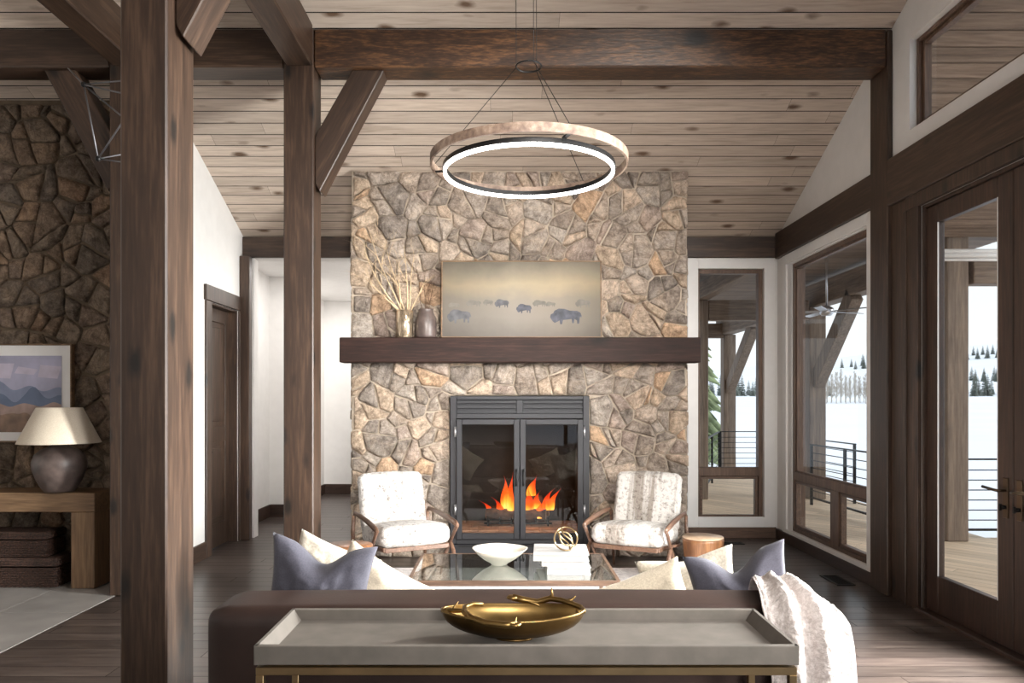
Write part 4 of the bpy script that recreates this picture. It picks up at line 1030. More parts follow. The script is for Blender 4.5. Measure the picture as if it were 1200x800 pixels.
# coffee table ---------------------------------------------------------
tx0, tx1, ty0, ty1, tz = -.60, .69, 4.41, 5.22, .42
co = thing('coffee_table', (.045, 4.8, .0), label='low glass-topped coffee table with slim wooden frame before the fire', cat='coffee table')
mb = MB(); mb.box(tx0 + .022, tx1 - .022, ty0 + .022, ty1 - .022, tz - .011, tz - .001); mb.build('glass_top', M['tableglass'], co)
mb = MB()
mb.box(tx0, tx1, ty0, ty0 + .022, tz - .032, tz, b=.002); mb.box(tx0, tx1, ty1 - .022, ty1, tz - .032, tz, b=.002)
mb.box(tx0, tx0 + .022, ty0 + .022, ty1 - .022, tz - .032, tz, b=.002); mb.box(tx1 - .022, tx1, ty0 + .022, ty1 - .022, tz - .032, tz, b=.002)
mb.build('table_frame', M['frame_x'], co)
for x in (tx0 + .003, tx1 - .028):
    for y in (ty0 + .003, ty1 - .028):
        mb = MB(); mb.box(x, x + .025, y, y + .025, .014, tz - .0325, b=.002); mb.build('leg', M['frame_z'], co)

# shallow bowl on it
bx, by = (585 - 593) / 177, 4.86
mb = MB(); wob = lambda q, z: .03 * math.sin(q * 3 + 1) * (z / .1) + .02 * math.sin(5 * q)* (z / .1)
mb.lathe([(0, .0), (.05, .0), (.06, .012), (.11, .04), (.15, .072), (.183, .105), (.178, .107), (.145, .08), (.105, .05), (.05, .024), (0, .020)], (bx, by, tz), 40, wob=wob)
tag(mb.build('shallow_bowl', M['ceramic']), 'shallow organic white bowl on the glass coffee table', 'bowl')
# books
def book(x0, x1, y0, y1, z, h, rot, lab, cov):
    cx, cy = (x0 + x1) / 2, (y0 + y1) / 2
    o = thing('book', (cx, cy, z), math.radians(rot), lab, 'book', 'white books on the coffee table'); a, b_ = (x1 - x0) / 2, (y1 - y0) / 2
    mb = MB(); mb.box(-a, a, -b_, b_, 0, .004, b=.001); mb.box(-a, a, -b_, b_, h - .004, h, b=.001); mb.box(-a, -a + .004, -b_, b_, .0045, h - .0045); mb.build('cover', cov, o, world=False)
    mb = MB(); mb.box(-a + .0045, a - .006, -b_ + .005, b_ - .005, .0045, h - .0045); mb.build('pages', M['paper'], o, world=False)
whitec = plain('white_cover', (176, 174, 172), .45, var=.01); greyc = plain('pale_grey_cover', (148, 143, 138), .45, var=.02)
s4 = 183.0
book((640 - 593) / s4, (690 - 593) / s4, 4.56, 4.90, tz, .045, 0, 'thick white book at the bottom of the stack', whitec)
book((632 - 593) / s4, (686 - 593) / s4, 4.60, 4.96, tz + .0455, .030, 3, 'white book in the middle of the stack', greyc)
book((626 - 593) / s4, (690 - 593) / s4, 4.60, 4.95, tz + .076, .042, -3, 'white book on top of the stack under the brass knot', whitec)
# brass knot
kc = Vector(((663 - 593) / 182.0, 4.72, tz + .119 + .078)); kn = thing('brass_knot', kc - Vector((0, 0, .078)), label='round brass knot ornament on top of the white books', cat='ornament')
for i, (ax, an, rr_) in enumerate((((1, 0, 0), 1.35, .074), ((0, 1, 0.4), 1.2, .073), ((.6, .5, 1), 1.1, .072))):
    Rm = Matrix.Rotation(an, 3, Vector(ax).normalized()); mb = MB()
    mb.tube([kc + Rm @ Vector((rr_ * math.cos(2 * PI * k / 48), rr_ * math.sin(2 * PI * k / 48), .012 * math.sin(6 * PI * k / 48))) for k in range(48)], .0048, 8, closed=True); mb.build('brass_hoop', M['brass'], kn)

# armchairs ------------------------------------------------------------
def armchair(X, Y, rz, fab, lab, rug=.016, nar=0.0):
    """front looks along local -y"""
    o = thing('armchair', (X, Y, rug), rz, lab, 'armchair', 'fleece armchairs by the fireplace')
    SM = Matrix.Translation((0, 0, .30)) @ Matrix.Rotation(-.10, 4, 'X')
    soft(-.295, .295, -.36, .26, 0, .155, r=.06, puff=.03, nz=.006, Mx=SM, n=(34,), mb=(q := MB()), seed=X); q.build('seat_cushion', fab, o, world=False)
    BM = Matrix.Translation((0, .20, .38)) @ Matrix.Rotation(-.30, 4, 'X')
    soft(-.29, .29, -.01, .11, .0, .50, r=.05, puff=.02, nz=.006, Mx=BM, n=(34,), mb=(q := MB()), seed=X + 9); q.build('back_cushion', fab, o, world=False)
    w = M['walnut_y']
    mb = MB()      # seat frame
    for s in (-1, 1): mb.box(s * .262 - .014, s * .262 + .014, -.34, .30, -.035, .0, b=.004, M=SM)
    mb.box(-.262, .262, -.345, -.315, -.04, -.004, b=.004, M=SM); mb.box(-.262, .262, .27, .30, -.04, -.004, b=.004, M=SM); mb.build('seat_frame', w, o, world=False)
    mb = MB()
    for k in range(5): x = -.20 + k * .10; mb.tube([BM @ Vector((x, .125, -.06)), BM @ Vector((x, .125, .48))], .009, 8)
    for z in (-.06, .48): mb.box(-.265, .265, .113, .138, z - .02, z + .02, b=.005, M=BM)
    mb.build('back_frame', w, o, world=False)
    for s in (-1, 1):
        x = s * .335
        # Z shaped side: arm, slanting front strut, foot
        mb = MB()
        arm = [(x, .345, .50), (x, .31, .525), (x, .10, .525), (x, -.15, .51), (x, -.33, .488), (x, -.385, .475)]
        mb.tube(arm, [.014, .018, .022, .026, .026, .018], 10, flat=.62); mb.build('armrest', w, o, world=False)
        mb = MB(); mb.tube([(x, -.37, .478), (x, -.31, .42), (x, -.22, .32), (x, -.10, .20), (x, .0, .03), (x, .01, .0)], [.020, .019, .017, .017, .014, .012], 10, flat=.7); mb.build('front_strut', w, o, world=False)
        mb = MB(); mb.tube([(x, -.40, .0), (x, -.36, .12), (x, -.28, .26), (x, -.20, .335)], [.011, .014, .018, .015], 10, flat=.7); mb.build('leg', w, o, world=False)
        mb = MB(); mb.tube([(x, .335, .505), (x, .37, .30), (x, .42, .0)], [.014, .017, .011], 10, flat=.7); mb.build('leg', w, o, world=False)
        mb = MB(); mb.tube([(x, -.20, .33), (x, .0, .30), (x, .20, .285), (x, .37, .27)], [.012, .013, .013, .012], 8); mb.build('side_rail', w, o, world=False)
        for pa, pb in (((s * .262, -.18, .31), (x, -.18, .32)), ((s * .262, .22, .27), (x, .22, .283))):
            mb = MB(); mb.tube([pa, pb], .010, 8); mb.build('connecting_peg', w, o, world=False)
    return o
armchair(-.86, 6.16, math.radians(26), M['fleece'], 'white speckled fleece armchair left of the fireplace')
armchair(1.10, 6.16, math.radians(-26), M['fleece2'], 'striped cream fleece armchair right of the fireplace')

# stump tables
def stump(X, Y, r, h, lab, seed, topm):
    o = thing('stump_table', (X, Y, .0), 0, lab, 'side table', 'wooden stump side tables')
    wob = lambda q, z: .05 * math.sin(3 * q + seed) * (1 - .5 * z / h) + .035 * math.sin(7 * q + seed * 2) * (1 - z / h)
    mb = MB(); mb.lathe([(0, 0), (r * .86, 0), (r * .9, .02), (r * .88, h * .4), (r * .95, h * .75), (r, h - .03), (r * .99, h - .012), (0, h - .012)], (0, 0, 0), 48, wob=wob); mb.build('stump_body', M['stump'], o, world=False)
    mb = MB(); mb.lathe([(0, 0), (r * .985, 0), (r * 1.0, .006), (r * .98, .013), (0, .013)], (0, 0, h - .0115), 48, wob=lambda q, z: .05 * math.sin(3 * q + seed) * .5); mb.build('stump_top', topm, o, world=False)
stump(-1.165, 5.42, .175, .44, 'glossy brown stump table beside the left armchair', 1.0, M['stump'])
stump(1.60, 5.98, .165, .40, 'round wooden stump table with pale top beside the right armchair', 2.2, M['stumptop'])
# small dark object: floor registers
def vent(X, Y, w, l, lab):
    o = thing('floor_vent', (X, Y, 0), 0, lab, 'floor vent', 'floor vents')
    mb = MB(); mb.box(-w / 2, w / 2, -l / 2, -l / 2 + .02, .0005, .007); mb.box(-w / 2, w / 2, l / 2 - .02, l / 2, .0005, .007); mb.box(-w / 2, -w / 2 + .02, -l / 2 + .02, l / 2 - .02, .0005, .007); mb.box(w / 2 - .02, w / 2, -l / 2 + .02, l / 2 - .02, .0005, .007); mb.build('vent_rim', M['metal_black'], o, world=False)
    mb = MB(); k = -l / 2 + .03
    while k < l / 2 - .03: mb.box(-w / 2 + .02, w / 2 - .02, k, k + .008, .001, .006); k += .018
    mb.build('vent_grille', M['metal_black'], o, world=False)
vent(2.77, 6.14, .15, .34, 'black floor vent beside the big side window'); vent(2.36, 7.74, .28, .12, 'black floor vent below the far window')

# ================================================================== DINING SIDE, FAR LEFT
sx = lambda x, s: (x - 593) / s
wt = thing('wooden_console', (-4.2, 6.0, 0), label='chunky oak console table against the dark stone wall', cat='console table')
mb = MB(); mb.box(-5.1, -3.285, 5.86, 6.215, .615, .768, b=.005); mb.build('table_top', M['oak_x'], wt)
for a, b_ in ((-3.475, -3.285), (-5.1, -4.91)):
    mb = MB(); mb.box(a, b_, 5.86, 6.215, .004, .6145, b=.005); mb.build('leg', M['oak_z'], wt)
lp = thing('table_lamp', (sx(70, 143), 5.925, .769), label='dark round pottery lamp with pale cone shade on the oak console', cat='lamp')
lx = sx(70, 145.1)
mb = MB(); mb.lathe([(0, 0), (.10, 0), (.12, .02), (.165, .10), (.195, .19), (.198, .24), (.18, .30), (.13, .345), (.075, .365), (.07, .385), (.05, .39), (0, .39)], (lx, 5.925, .769), 40); mb.build('lamp_base', M['brownclay'], lp)
mb = MB(); mb.lathe([(0, .385), (.012, .385), (.012, .47), (0, .47)], (lx, 5.925, .769), 12); mb.build('lamp_neck', M['metal_black'], lp)
mb = MB(); mb.lathe([(.30, .395), (.165, .68), (.162, .68), (.297, .395), (.30, .395)], (lx, 5.925, .769), 48)
mb.tube([(lx - .163, 5.925, .769 + .672), (lx + .163, 5.925, .769 + .672)], .003, 6); mb.tube([(lx, 5.925, .769 + .46), (lx, 5.925, .769 + .672)], .003, 6); mb.build('lamp_shade', M['shade'], lp)
pc = thing('landscape_picture', (-4.15, 6.20, 1.16), label='framed misty mountain landscape with wide white mat on the stone wall', cat='picture')
px0, px1, pz0, pz1 = -5.0, sx(87.5, 138), 1.5 - 48 / 138, 1.5 + 67 / 138
mb = MB(); frame_rect(mb, 'x', px0, px1, pz0, pz1, .014, 6.185, 6.235); mb.build('picture_frame', M['oak_x'], pc)
mb = MB(); mb.box(px0 + .013, px1 - .013, 6.20, 6.215, pz0 + .013, pz1 - .013); mb.build('mat_board', M['trimwhite'], pc)
ix0, ix1, iz0, iz1 = px0 + .14, sx(75, 138), 1.5 - 36 / 138, 1.5 + 53 / 138
mb = MB(); mb.box(ix0, ix1, 6.196, 6.1995, iz0, iz1, mat=0); W_, H_ = ix1 - ix0, iz1 - iz0
def ridge(y, mat, base_, amp, f, sd):
    n = 60
    for k in range(n):
        za = base_ + amp * noise.noise(Vector((k / n * f, sd, 0))); zb_ = base_ + amp * noise.noise(Vector(((k + 1) / n * f, sd, 0)))
        xa, xb = ix0 + W_ * k / n, ix0 + W_ * (k + 1) / n
        mb.face([(xa, y, iz0), (xb, y, iz0), (xb, y, iz0 + H_ * zb_), (xa, y, iz0 + H_ * za)], mat)
for i in range(5): mb.face([(ix0 + W_ * (.1 + i * .18), 6.1957, iz0 + H_ * (.72 + .05 * (i % 2))), (ix0 + W_ * (.25 + i * .18), 6.1957, iz0 + H_ * (.70 + .05 * (i % 2))), (ix0 + W_ * (.28 + i * .18), 6.1957, iz0 + H_ * (.82 + .04 * (i % 3))), (ix0 + W_ * (.16 + i * .17), 6.1957, iz0 + H_ * (.86 + .02 * (i % 3)))], 5)
ridge(6.1955, 1, .58, .22, 5, 1); ridge(6.195, 2, .48, .20, 7, 4); ridge(6.1945, 3, .36, .05, 9, 7); ridge(6.194, 4, .24, .08, 12, 9)
mb.build('landscape_print', [plain('print_sky', (168, 166, 188), .6, var=.1, scale=4), plain('print_far_hills', (126, 134, 158), .6), plain('print_hills', (96, 108, 132), .6), plain('print_plain', (150, 128, 120), .6, var=.15), plain('print_grass', (128, 104, 88), .6, var=.2), plain('print_cloud', (196, 188, 204), .6)], pc)
def basket(x0, x1, y0, y1, z0, h, lab):
    o = thing('wicker_basket', ((x0 + x1) / 2, (y0 + y1) / 2, z0), 0, lab, 'basket', 'wicker baskets under the console')
    mb = MB(); cx, cy, a, b_ = (x0 + x1) / 2, (y0 + y1) / 2, (x1 - x0) / 2, (y1 - y0) / 2; rows = int(h * .68 / .014)
    for k in range(rows):
        z = z0 + .008 + k * .014; pts = []
        for (ax, ay, bx_, by_) in ((-a, -b_, a, -b_), (a, -b_, a, b_), (a, b_, -a, b_), (-a, b_, -a, -b_)):
            n = int(math.hypot(bx_ - ax, by_ - ay) / .02)
            for t in range(n):
                f = t / n; w = .004 * (1 if (t + k) % 2 else -1); nx, ny = (by_ - ay), -(bx_ - ax); l = math.hypot(nx, ny)
                pts.append((cx + ax + (bx_ - ax) * f + nx / l * w, cy + ay + (by_ - ay) * f + ny / l * w, z))
        mb.tube(pts, .0078, 5, closed=True)
    mb.box(x0 + .01, x1 - .01, y0 + .01, y1 - .01, z0 + .002, z0 + h * .66); mb.build('basket_body', M['wicker'], o)
    mb = MB(); mb.box(x0 - .006, x1 + .006, y0 - .006, y1 + .006, z0 + h * .72, z0 + h, b=.012)
    k = z0 + h * .75
    while k < z0 + h - .01: mb.tube([(x0 - .008, y0 - .008, k), (x1 + .008, y0 - .008, k), (x1 + .008, y1 + .008, k), (x0 - .008, y1 + .008, k)], .006, 5, closed=True); k += .013
    mb.build('basket_lid', M['wicker'], o)
basket(-4.5, -3.62, 5.90, 6.19, .004, .235, 'larger wicker basket on the floor under the oak console'); basket(-4.3, -3.72, 5.93, 6.18, .242, .20, 'smaller wicker basket stacked under the oak console')

# ================================================================== OUTSIDE
# deck: boards run at forty-five degrees
mb = MB(); rng = random.Random(6); a45 = math.radians(-50); Rm = Matrix.Rotation(a45, 4, 'Z')
def inside(x, y): return (3.125 < x < 8.2 and -2 < y < 8.2) or (-1.2 < x < 5.5 and 8.2 <= y < 17.2)
def clip_rects(poly, out):
    for (x0, x1, y0, y1) in ((3.125, 8.3, -2.0, 8.35), (-1.2, 5.45, 8.3502, 17.2)):
        q = poly
        for n_, c_ in (((-1, 0), -x0), ((1, 0), x1), ((0, -1), -y0), ((0, 1), y1)):
            q = clip(q, n_, c_)
            if len(q) < 3: break
        if len(q) >= 3: out.append(q)
dv = Vector((math.cos(a45), math.sin(a45))); nv = Vector((-dv.y, dv.x)); w = .14; k = -14.0
while k < 20:
    s = -20 + rng.uniform(0, 3)
    while s < 18:
        e = s + rng.uniform(2.5, 4.5)
        q = [(nv * k + dv * s), (nv * k + dv * (e - .004)), (nv * (k + w - .006) + dv * (e - .004)), (nv * (k + w - .006) + dv * s)]
        out = []; clip_rects([(p.x, p.y) for p in q], out)
        for o_ in out: mb.face([(p[0], p[1], -.05) for p in o_])
        s = e
    k += w
mb.box(3.125, 8.3, -2.0, 8.35, -.3, -.062, mat=1); mb.box(-1.2, 5.45, 8.35, 17.2, -.3, -.062, mat=1)
# board coordinates: turn the mesh so its own x runs along the boards
fr = Matrix.Rotation(a45, 4, 'Z')
struct(mb.build('deck_floor', [M['deck'], M['porch_x']], frame=fr), 'pale wooden deck boards laid diagonally outside')
# porch roof
mb = MB(); rng = random.Random(15)
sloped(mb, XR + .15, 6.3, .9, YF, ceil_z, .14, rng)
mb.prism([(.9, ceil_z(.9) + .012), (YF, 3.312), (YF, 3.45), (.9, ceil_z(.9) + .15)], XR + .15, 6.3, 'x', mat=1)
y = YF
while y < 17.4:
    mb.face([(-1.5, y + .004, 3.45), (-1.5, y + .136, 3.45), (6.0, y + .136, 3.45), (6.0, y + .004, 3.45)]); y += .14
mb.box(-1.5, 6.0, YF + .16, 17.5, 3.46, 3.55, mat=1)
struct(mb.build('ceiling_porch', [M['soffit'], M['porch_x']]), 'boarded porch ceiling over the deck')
GP = 'porch posts'; GB = 'porch beams'
def xbox(name, x0, x1, y0, y1, z0, z1, mat, lab, cat, grp):
    mb = MB(); mb.box(x0, x1, y0, y1, z0, z1, b=.01); return tag(mb.build(name, M[mat]), lab, cat, grp, 'thing')
xbox('porch_post', 4.87, 5.11, 8.10, 8.34, -.05, 3.40, 'porch_z', 'wide porch post seen through the glazed door', 'post', GP)
xbox('porch_post', 4.80, 5.06, 11.6, 11.86, -.05, 3.0, 'porch_z', 'porch post with a brace seen through the big side window', 'post', GP)
xbox('porch_post', 4.90, 5.17, 16.5, 16.77, -.05, 3.0, 'porch_z', 'porch post with a brace seen through the far window', 'post', GP)
xbox('porch_post', 3.02, 3.20, 11.6, 11.78, -.05, 3.1, 'porch_z', 'dark porch post at the left edge of the far window', 'post', GP)
xbox('porch_beam', 4.86, 5.11, 8.345, 17.0, 3.002, 3.36, 'porch_y', 'porch beam running away over the three outer posts', 'beam', GB)
xbox('porch_beam', 3.02, 3.20, 8.24, 12.0, 3.102, 3.36, 'porch_y', 'short porch beam running away above the far window', 'beam', GB)
xbox('porch_beam', 3.205, 4.795, 11.6, 11.78, 2.78, 3.10, 'porch_x', 'porch cross beam between the dark post and the outer row', 'beam', GB)
xbox('porch_beam', -1.4, 4.895, 16.5, 16.72, 2.93, 3.25, 'porch_x', 'most distant porch cross beam', 'beam', GB)
xbox('porch_beam', 5.165, 8.2, 8.10, 8.32, 2.80, 3.14, 'porch_x', 'porch cross beam leaving the wide post to the right', 'beam', GB)
xbox('porch_post', 8.0, 8.22, 8.10, 8.32, -.05, 2.8, 'porch_z', 'outermost porch post at the deck corner', 'post', GP)
def pbrace(x0, x1, ya, za, yb, zb_, w_, lab):
    mb = MB(); d = Vector((yb - ya, zb_ - za)); n_ = Vector((-d.y, d.x)).normalized() * w_ / 2
    mb.prism([(ya + n_.x, za + n_.y), (yb + n_.x, zb_ + n_.y), (yb - n_.x, zb_ - n_.y), (ya - n_.x, za - n_.y)], x0, x1, 'x'); bmesh.ops.bevel(mb.bm, geom=list(mb.bm.edges), offset=.008, segments=1, affect='EDGES')
    tag(mb.build('porch_brace', M['porch_z']), lab, 'brace', 'porch braces', 'thing')
pbrace(4.86, 5.03, 11.66, 1.80, 10.4, 3.02, .24, 'slanting brace on the porch post in the big side window'); pbrace(4.95, 5.13, 16.6, 1.75, 14.9, 3.05, .24, 'slanting brace on the porch post in the far window')
# railings
def railing(p0, p1, lab, zt=.86, n=2):
    p0, p1 = Vector(p0), Vector(p1); o = thing('deck_railing', (p0 + p1) / 2 + Vector((0, 0, -.05)), label=lab, cat='railing', group='deck railings'); L_ = (p1 - p0).length; d = (p1 - p0).normalized(); s = Vector((-d.y, d.x, 0))
    ang = math.atan2(d.y, d.x); Mx = Matrix.Translation(p0) @ Matrix.Rotation(ang, 4, 'Z')
    mb = MB(); mb.box(0, L_, -.022, .022, zt - .018, zt, b=.002, M=Mx); mb.build('top_rail', M['metal_black'], o)
    mb = MB(); mb.box(0.0, L_, -.014, .014, .05, .075, M=Mx); mb.build('bottom_rail', M['metal_black'], o)
    for k in range(6):
        z = .17 + k * .112; mb = MB(); mb.tube([Mx @ Vector((.0, 0, z)), Mx @ Vector((L_, 0, z))], .006, 6); mb.build('bar', M['metal_black'], o)
    for k in range(n):
        x = .018 + (L_ - .036) * k / (n - 1); mb = MB(); mb.box(x - .018, x + .018, -.018, .018, -.05, zt - .018, b=.001, M=Mx); mb.build('railing_post', M['metal_black'], o)
railing((5.12, 8.22, 0), (7.98, 8.22, 0), 'black railing beyond the glazed door, right of the wide post', n=3)
railing((5.26, 12.55, 0), (5.28, 11.1, 0), 'black railing along the deck edge in the big side window')
railing((4.57, 11.0, 0), (4.62, 8.9, 0), 'nearer black railing in front of the stair in the big side window', n=3)
railing((4.57, 15.7, 0), (5.4, 15.7, 0), 'black railing right of the post in the far window'); railing((3.25, 12.1, 0), (4.55, 15.68, 0), 'black railing running away at the left of the far window', n=3)
# made-up blades standing in for pale streaks in the side window
fc = Vector((4.15, 9.5, 2.66)); fa = thing('porch_fan', fc, label='pale metal ceiling fan hanging under the porch roof', cat='ceiling fan', kind='thing')
mb = MB(); mb.lathe([(0, -.05), (.06, -.05), (.085, -.02), (.085, .04), (.04, .07), (0, .07)], fc, 24); mb.tube([fc + Vector((0, 0, .07)), (fc.x, fc.y, 3.45)], .014, 8); mb.build('fan_motor', M['steel'], fa)
for k in range(5):
    a = 2 * PI * k / 5 + .35; mb = MB(); mb.box(.09, .58, -.045, .045, -.004, .004, b=.002, M=Matrix.Translation(fc) @ Matrix.Rotation(a, 4, 'Z') @ Matrix.Rotation(.2, 4, 'X')); mb.build('fan_blade', M['steel'], fa)
ht = thing('porch_heater', (4.9, 7.7, 2.96), label='long pale tube heater hanging under the porch ceiling by the door', cat='heater', kind='thing')  # added tubes in place of pale strips in the door glass
for k, (z, r_) in enumerate(((3.055, .022), (3.01, .026), (2.965, .016))):
    mb = MB(); mb.tube([(4.25, 7.6, z), (5.75, 7.6, z)], r_, 10); mb.build('heater_tube', M['trimwhite'], ht)
mb = MB()
for x in (4.4, 5.6): mb.tube([(x, 7.6, 2.95), (x, 7.6, ceil_z(7.6) + .0)], .008, 6)
mb.build('hanger', M['metal_black'], ht)

# snow field and hills
mb = MB()
def ter(x, y):
    z = -1.0 + max(0, (y - 90)) * .0335 if y < 300 else 0
    base_ = -1.0 + max(0, y - 60) * .0245
    hill = max(0, (y - 240)) * .12 + 6 * max(0, min(1, (y - 240) / 60)) * noise.noise(Vector((x * .008, y * .008, 2)))
    rise = max(0.0, min(1, (x - 60) / 260))
    return base_ + hill * (.25 + .75 * rise) + .12 * noise.noise(Vector((x * .05, y * .05, 0)))
ys = [8, 12, 18, 26, 40, 60, 80, 110, 140, 170, 200, 230, 260, 290, 320, 350, 380, 410, 440, 480]
xs = [-80 + i * 12 for i in range(70)]
V = [[mb.bm.verts.new((x, y, ter(x, y))) for y in ys] for x in xs]
for i in range(len(xs) - 1):
    for j in range(len(ys) - 1):
        f = mb.bm.faces.new((V[i][j], V[i + 1][j], V[i + 1][j + 1], V[i][j + 1])); f.smooth = True
mb.box(-80, 750, -60, 8, -1.4, -1.0)
bmesh.ops.recalc_face_normals(mb.bm, faces=mb.bm.faces)
struct(mb.build('snow_field', M['snow']), 'snow covered field rising to low hills')
def bare_tree(h, rng):
    mb = MB(); mb.tube([(0, 0, 0), (.05 * h * .1, 0, h * .5), (0, 0, h)], [h * .013, h * .009, .02], 5)
    for k in range(46):
        t = rng.uniform(.15, .97); a = rng.uniform(0, 2 * PI); l = h * .22 * (1.1 - t) + .3
        p = Vector((0, 0, h * t)); q = p + Vector((math.cos(a) * l * .55, math.sin(a) * l * .55, l * .8)); mb.tube([p, p.lerp(q, .5) + Vector((0, 0, -.1)), q], [h * .006, h * .004, h * .0015], 3)
        for _ in range(3):
            s_ = p.lerp(q, rng.uniform(.3, .9)); e_ = s_ + Vector((rng.uniform(-.4, .4), rng.uniform(-.4, .4), rng.uniform(.3, .9))) * l * .5; mb.tube([s_, e_], [h * .004, h * .001], 3)
    return mb
def conifer(h, rng, drop=.25, den=1.0, wr=.22):
    mb = MB(); mb.tube([(0, 0, 0), (0, 0, h)], [h * .018, .01], 6, mat=1); L_ = int(26 * den)
    for k in range(L_):
        t = .08 + .9 * k / L_; r = h * wr * (1 - t) ** .85 + .04 * h * .2; nb = 9
        for b_ in range(nb):
            a = 2 * PI * b_ / nb + rng.uniform(-.3, .3); rr_ = r * rng.uniform(.75, 1.15); z = h * t + rng.uniform(-.01, .01) * h
            d = Vector((math.cos(a), math.sin(a), 0)); s = Vector((-d.y, d.x, 0)); w_ = rr_ * .22
            p0 = Vector((0, 0, z)); p1 = d * rr_ * .55 + Vector((0, 0, z - rr_ * drop * .3)); p2 = d * rr_ + Vector((0, 0, z - rr_ * drop))
            mb.tube([p0, p1, p2], [w_ * .35, w_ * .75, w_ * .08], 5, flat=.4)
            for sg in (-1, 1):
                q = p1 + s * sg * w_ * 1.6 + d * rr_ * .18 - Vector((0, 0, rr_ * drop * .5)); mb.tube([p0.lerp(p1, .6), q], [w_ * .4, w_ * .06], 4, flat=.4)
    return mb
rt = random.Random(31)
protos = []
for i in range(3): protos.append(bare_tree(7.0, rt).build('bare_tree', M['baretree']))
nb = 0
for i in range(60):
    o = protos[i] if i < 3 else protos[i % 3].copy()
    if i >= 3: COL.objects.link(o)
    x = 61 + (i % 15) * 1.9 + (i // 15 % 2) * .95; y = 144 + (i // 15) * 4.2; s = rt.uniform(.72, 1.0)
    o.location = (x, y, ter(x, y) - .1); o.scale = (s, s, s); o.rotation_euler = (0, 0, rt.uniform(0, 6)); tag(o, 'bare leafless tree in the pale grove beyond the snow field', 'tree', 'leafless trees beyond the snow field')
protos = []
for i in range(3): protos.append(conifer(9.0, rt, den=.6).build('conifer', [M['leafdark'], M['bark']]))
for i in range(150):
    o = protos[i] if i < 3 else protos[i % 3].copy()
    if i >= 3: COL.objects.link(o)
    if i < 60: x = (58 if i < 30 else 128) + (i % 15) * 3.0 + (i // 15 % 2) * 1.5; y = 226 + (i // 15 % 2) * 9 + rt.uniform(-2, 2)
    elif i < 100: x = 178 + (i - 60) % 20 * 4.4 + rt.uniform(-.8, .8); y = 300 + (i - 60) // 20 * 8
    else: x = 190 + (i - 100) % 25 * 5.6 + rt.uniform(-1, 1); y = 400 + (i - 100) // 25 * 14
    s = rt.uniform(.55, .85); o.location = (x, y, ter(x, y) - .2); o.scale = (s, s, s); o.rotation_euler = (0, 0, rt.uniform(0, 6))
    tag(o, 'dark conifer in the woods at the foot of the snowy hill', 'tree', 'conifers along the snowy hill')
sp = conifer(8.5, rt, drop=.45, den=1.5, wr=.20).build('spruce', [M['leafpale'], M['bark']]); sp.location = (6.6, 27, -1.0)
tag(sp, 'green spruce with drooping branches beyond the deck in the far window', 'tree')
# ================================================================== LIGHT
w = bpy.data.worlds.new('overcast_sky'); C.world = w; w.use_nodes = True; nt = w.node_tree; nt.nodes.clear()
out = N(nt, 'ShaderNodeOutputWorld'); bg = N(nt, 'ShaderNodeBackground'); tc = N(nt, 'ShaderNodeTexCoord'); sp_ = N(nt, 'ShaderNodeSeparateXYZ'); L(nt, tc.outputs['Generated'], sp_.inputs[0])
r = ramp(nt, [(0.48, (246, 246, 248)), (.56, (236, 241, 246)), (.8, (214, 226, 240))]);
ad = N(nt, 'ShaderNodeMath', _operation='MULTIPLY_ADD'); ad.inputs[1].default_value = .5; ad.inputs[2].default_value = .5; L(nt, sp_.outputs['Z'], ad.inputs[0]); L(nt, ad.outputs[0], r.inputs[0])
L(nt, r.outputs[0], bg.inputs[0]); bg.inputs[1].default_value = 1.12; L(nt, bg.outputs[0], out.inputs[0])
def area(name, loc, rot, sx_, sy_, power, col=(1, 1, 1), spread=None):
    l = bpy.data.lights.new(name, 'AREA'); l.shape = 'RECTANGLE'; l.size = sx_; l.size_y = sy_; l.energy = power; l.color = col
    if spread: l.spread = spread
    o = bpy.data.objects.new(name, l); COL.objects.link(o); o.location = loc; o.rotation_euler = rot; return o
area('daylight_side', (3.3, 1.7, 2.4), (0, math.radians(76), 0), 4.2, 1.9, 230, (1.0, .985, .96), spread=math.radians(125))       # fill lamp added outside the unseen side window, pointing to -x
area('daylight_back', (1.3, -2.3, 3.1), (math.radians(82), 0, math.radians(8)), 1.6, 1.8, 60, (1.0, .955, .90), spread=math.radians(40))  # added fill from behind the camera, aimed at the chimney
sun = bpy.data.lights.new('hazy_sun', 'SUN'); sun.energy = 1.8; sun.angle = math.radians(35); sun.color = (1, .97, .93); so_ = bpy.data.objects.new('hazy_sun', sun); COL.objects.link(so_); so_.rotation_euler = Vector((-.88, .24, -.40)).to_track_quat('-Z', 'Y').to_euler()
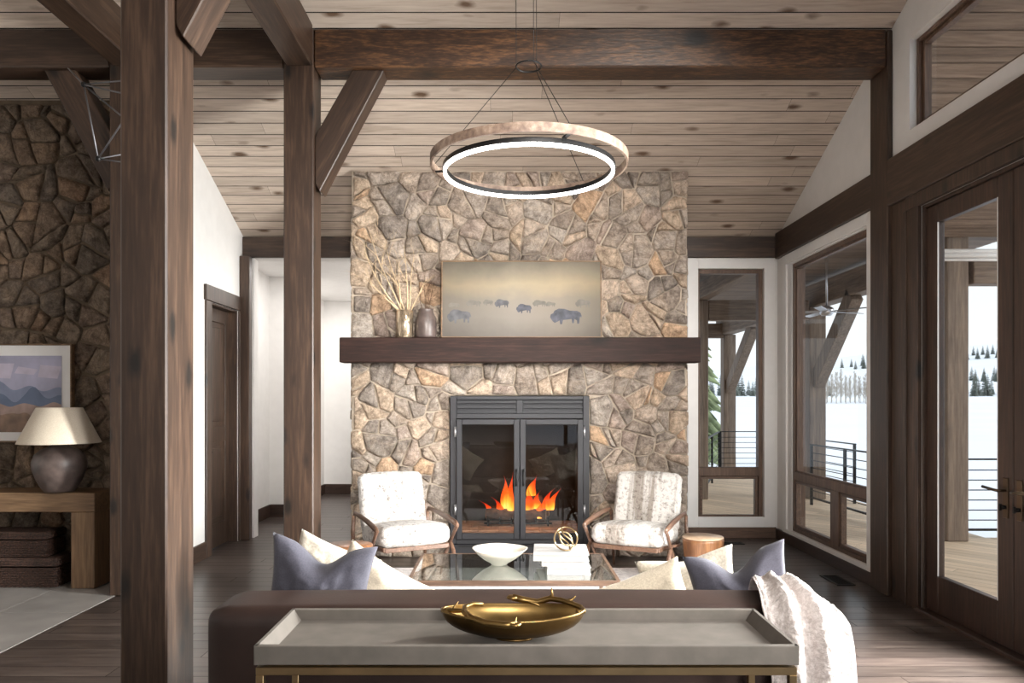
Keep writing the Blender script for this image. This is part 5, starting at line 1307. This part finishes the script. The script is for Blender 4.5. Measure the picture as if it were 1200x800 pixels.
area('daylight_doors', (3.3, 3.66, 1.6), (0, math.radians(76), 0), 2.5, .85, 650, (1.0, .985, .96), spread=math.radians(120))      # fill lamp added outside the near door leaf, boosting its daylight
def spot(name, loc, to, power, size, col=(1, .95, .88), r=.12):
    l = bpy.data.lights.new(name, 'SPOT'); l.energy = power; l.spot_size = math.radians(size); l.spot_blend = .7; l.shadow_soft_size = r; l.color = col
    o = bpy.data.objects.new(name, l); COL.objects.link(o); o.location = loc; o.rotation_euler = (Vector(to) - Vector(loc)).to_track_quat('-Z', 'Y').to_euler(); return o
spot('ceiling_spot_a', (1.7, 2.6, 5.0), (.0, 7.0, 1.7), 230, 62); spot('ceiling_spot_b', (.9, 2.6, 5.0), (.2, 6.6, .8), 150, 62)  # added fill on chimney and chairs, no ceiling fittings there
area('hall_lamp', (-2.2, 10.6, 3.1), (0, 0, 0), .8, 1.2, 30, (1, .97, .93))  # unseen lamps added to brighten the hall
area('hall_lamp_front', (-2.1, 8.9, 3.1), (0, 0, 0), .8, .5, 18, (1, .97, .93))
fl_l = bpy.data.lights.new('fire_glow', 'POINT'); fl_l.energy = 7; fl_l.color = (1, .48, .18); fl_l.shadow_soft_size = .12; o = bpy.data.objects.new('fire_glow', fl_l); COL.objects.link(o); o.location = (.14, 7.3, .72)

# ================================================================== CAMERA
cam = bpy.data.cameras.new('camera'); co_ = bpy.data.objects.new('camera', cam); COL.objects.link(co_); C.camera = co_
co_.location = (0, 0, CAMZ); co_.rotation_euler = (math.radians(90), 0, 0)
cam.sensor_width = 36; cam.lens = F / 1200 * 36; cam.shift_x = 7 / 1200; cam.shift_y = 70 / 1200; cam.clip_start = .05; cam.clip_end = 2000
C.view_settings.view_transform = 'Standard'; C.view_settings.look = 'None'; C.view_settings.gamma = 1; C.view_settings.use_curve_mapping = False; C.view_settings.exposure = 0.17
cy = C.cycles
cy.use_denoising = True
try: cy.denoiser = 'OPENIMAGEDENOISE'
except Exception: pass
cy.max_bounces = 8; cy.diffuse_bounces = 5; cy.glossy_bounces = 4; cy.transparent_max_bounces = 24; cy.sample_clamp_indirect = 4.0; cy.caustics_reflective = False; cy.caustics_refractive = False
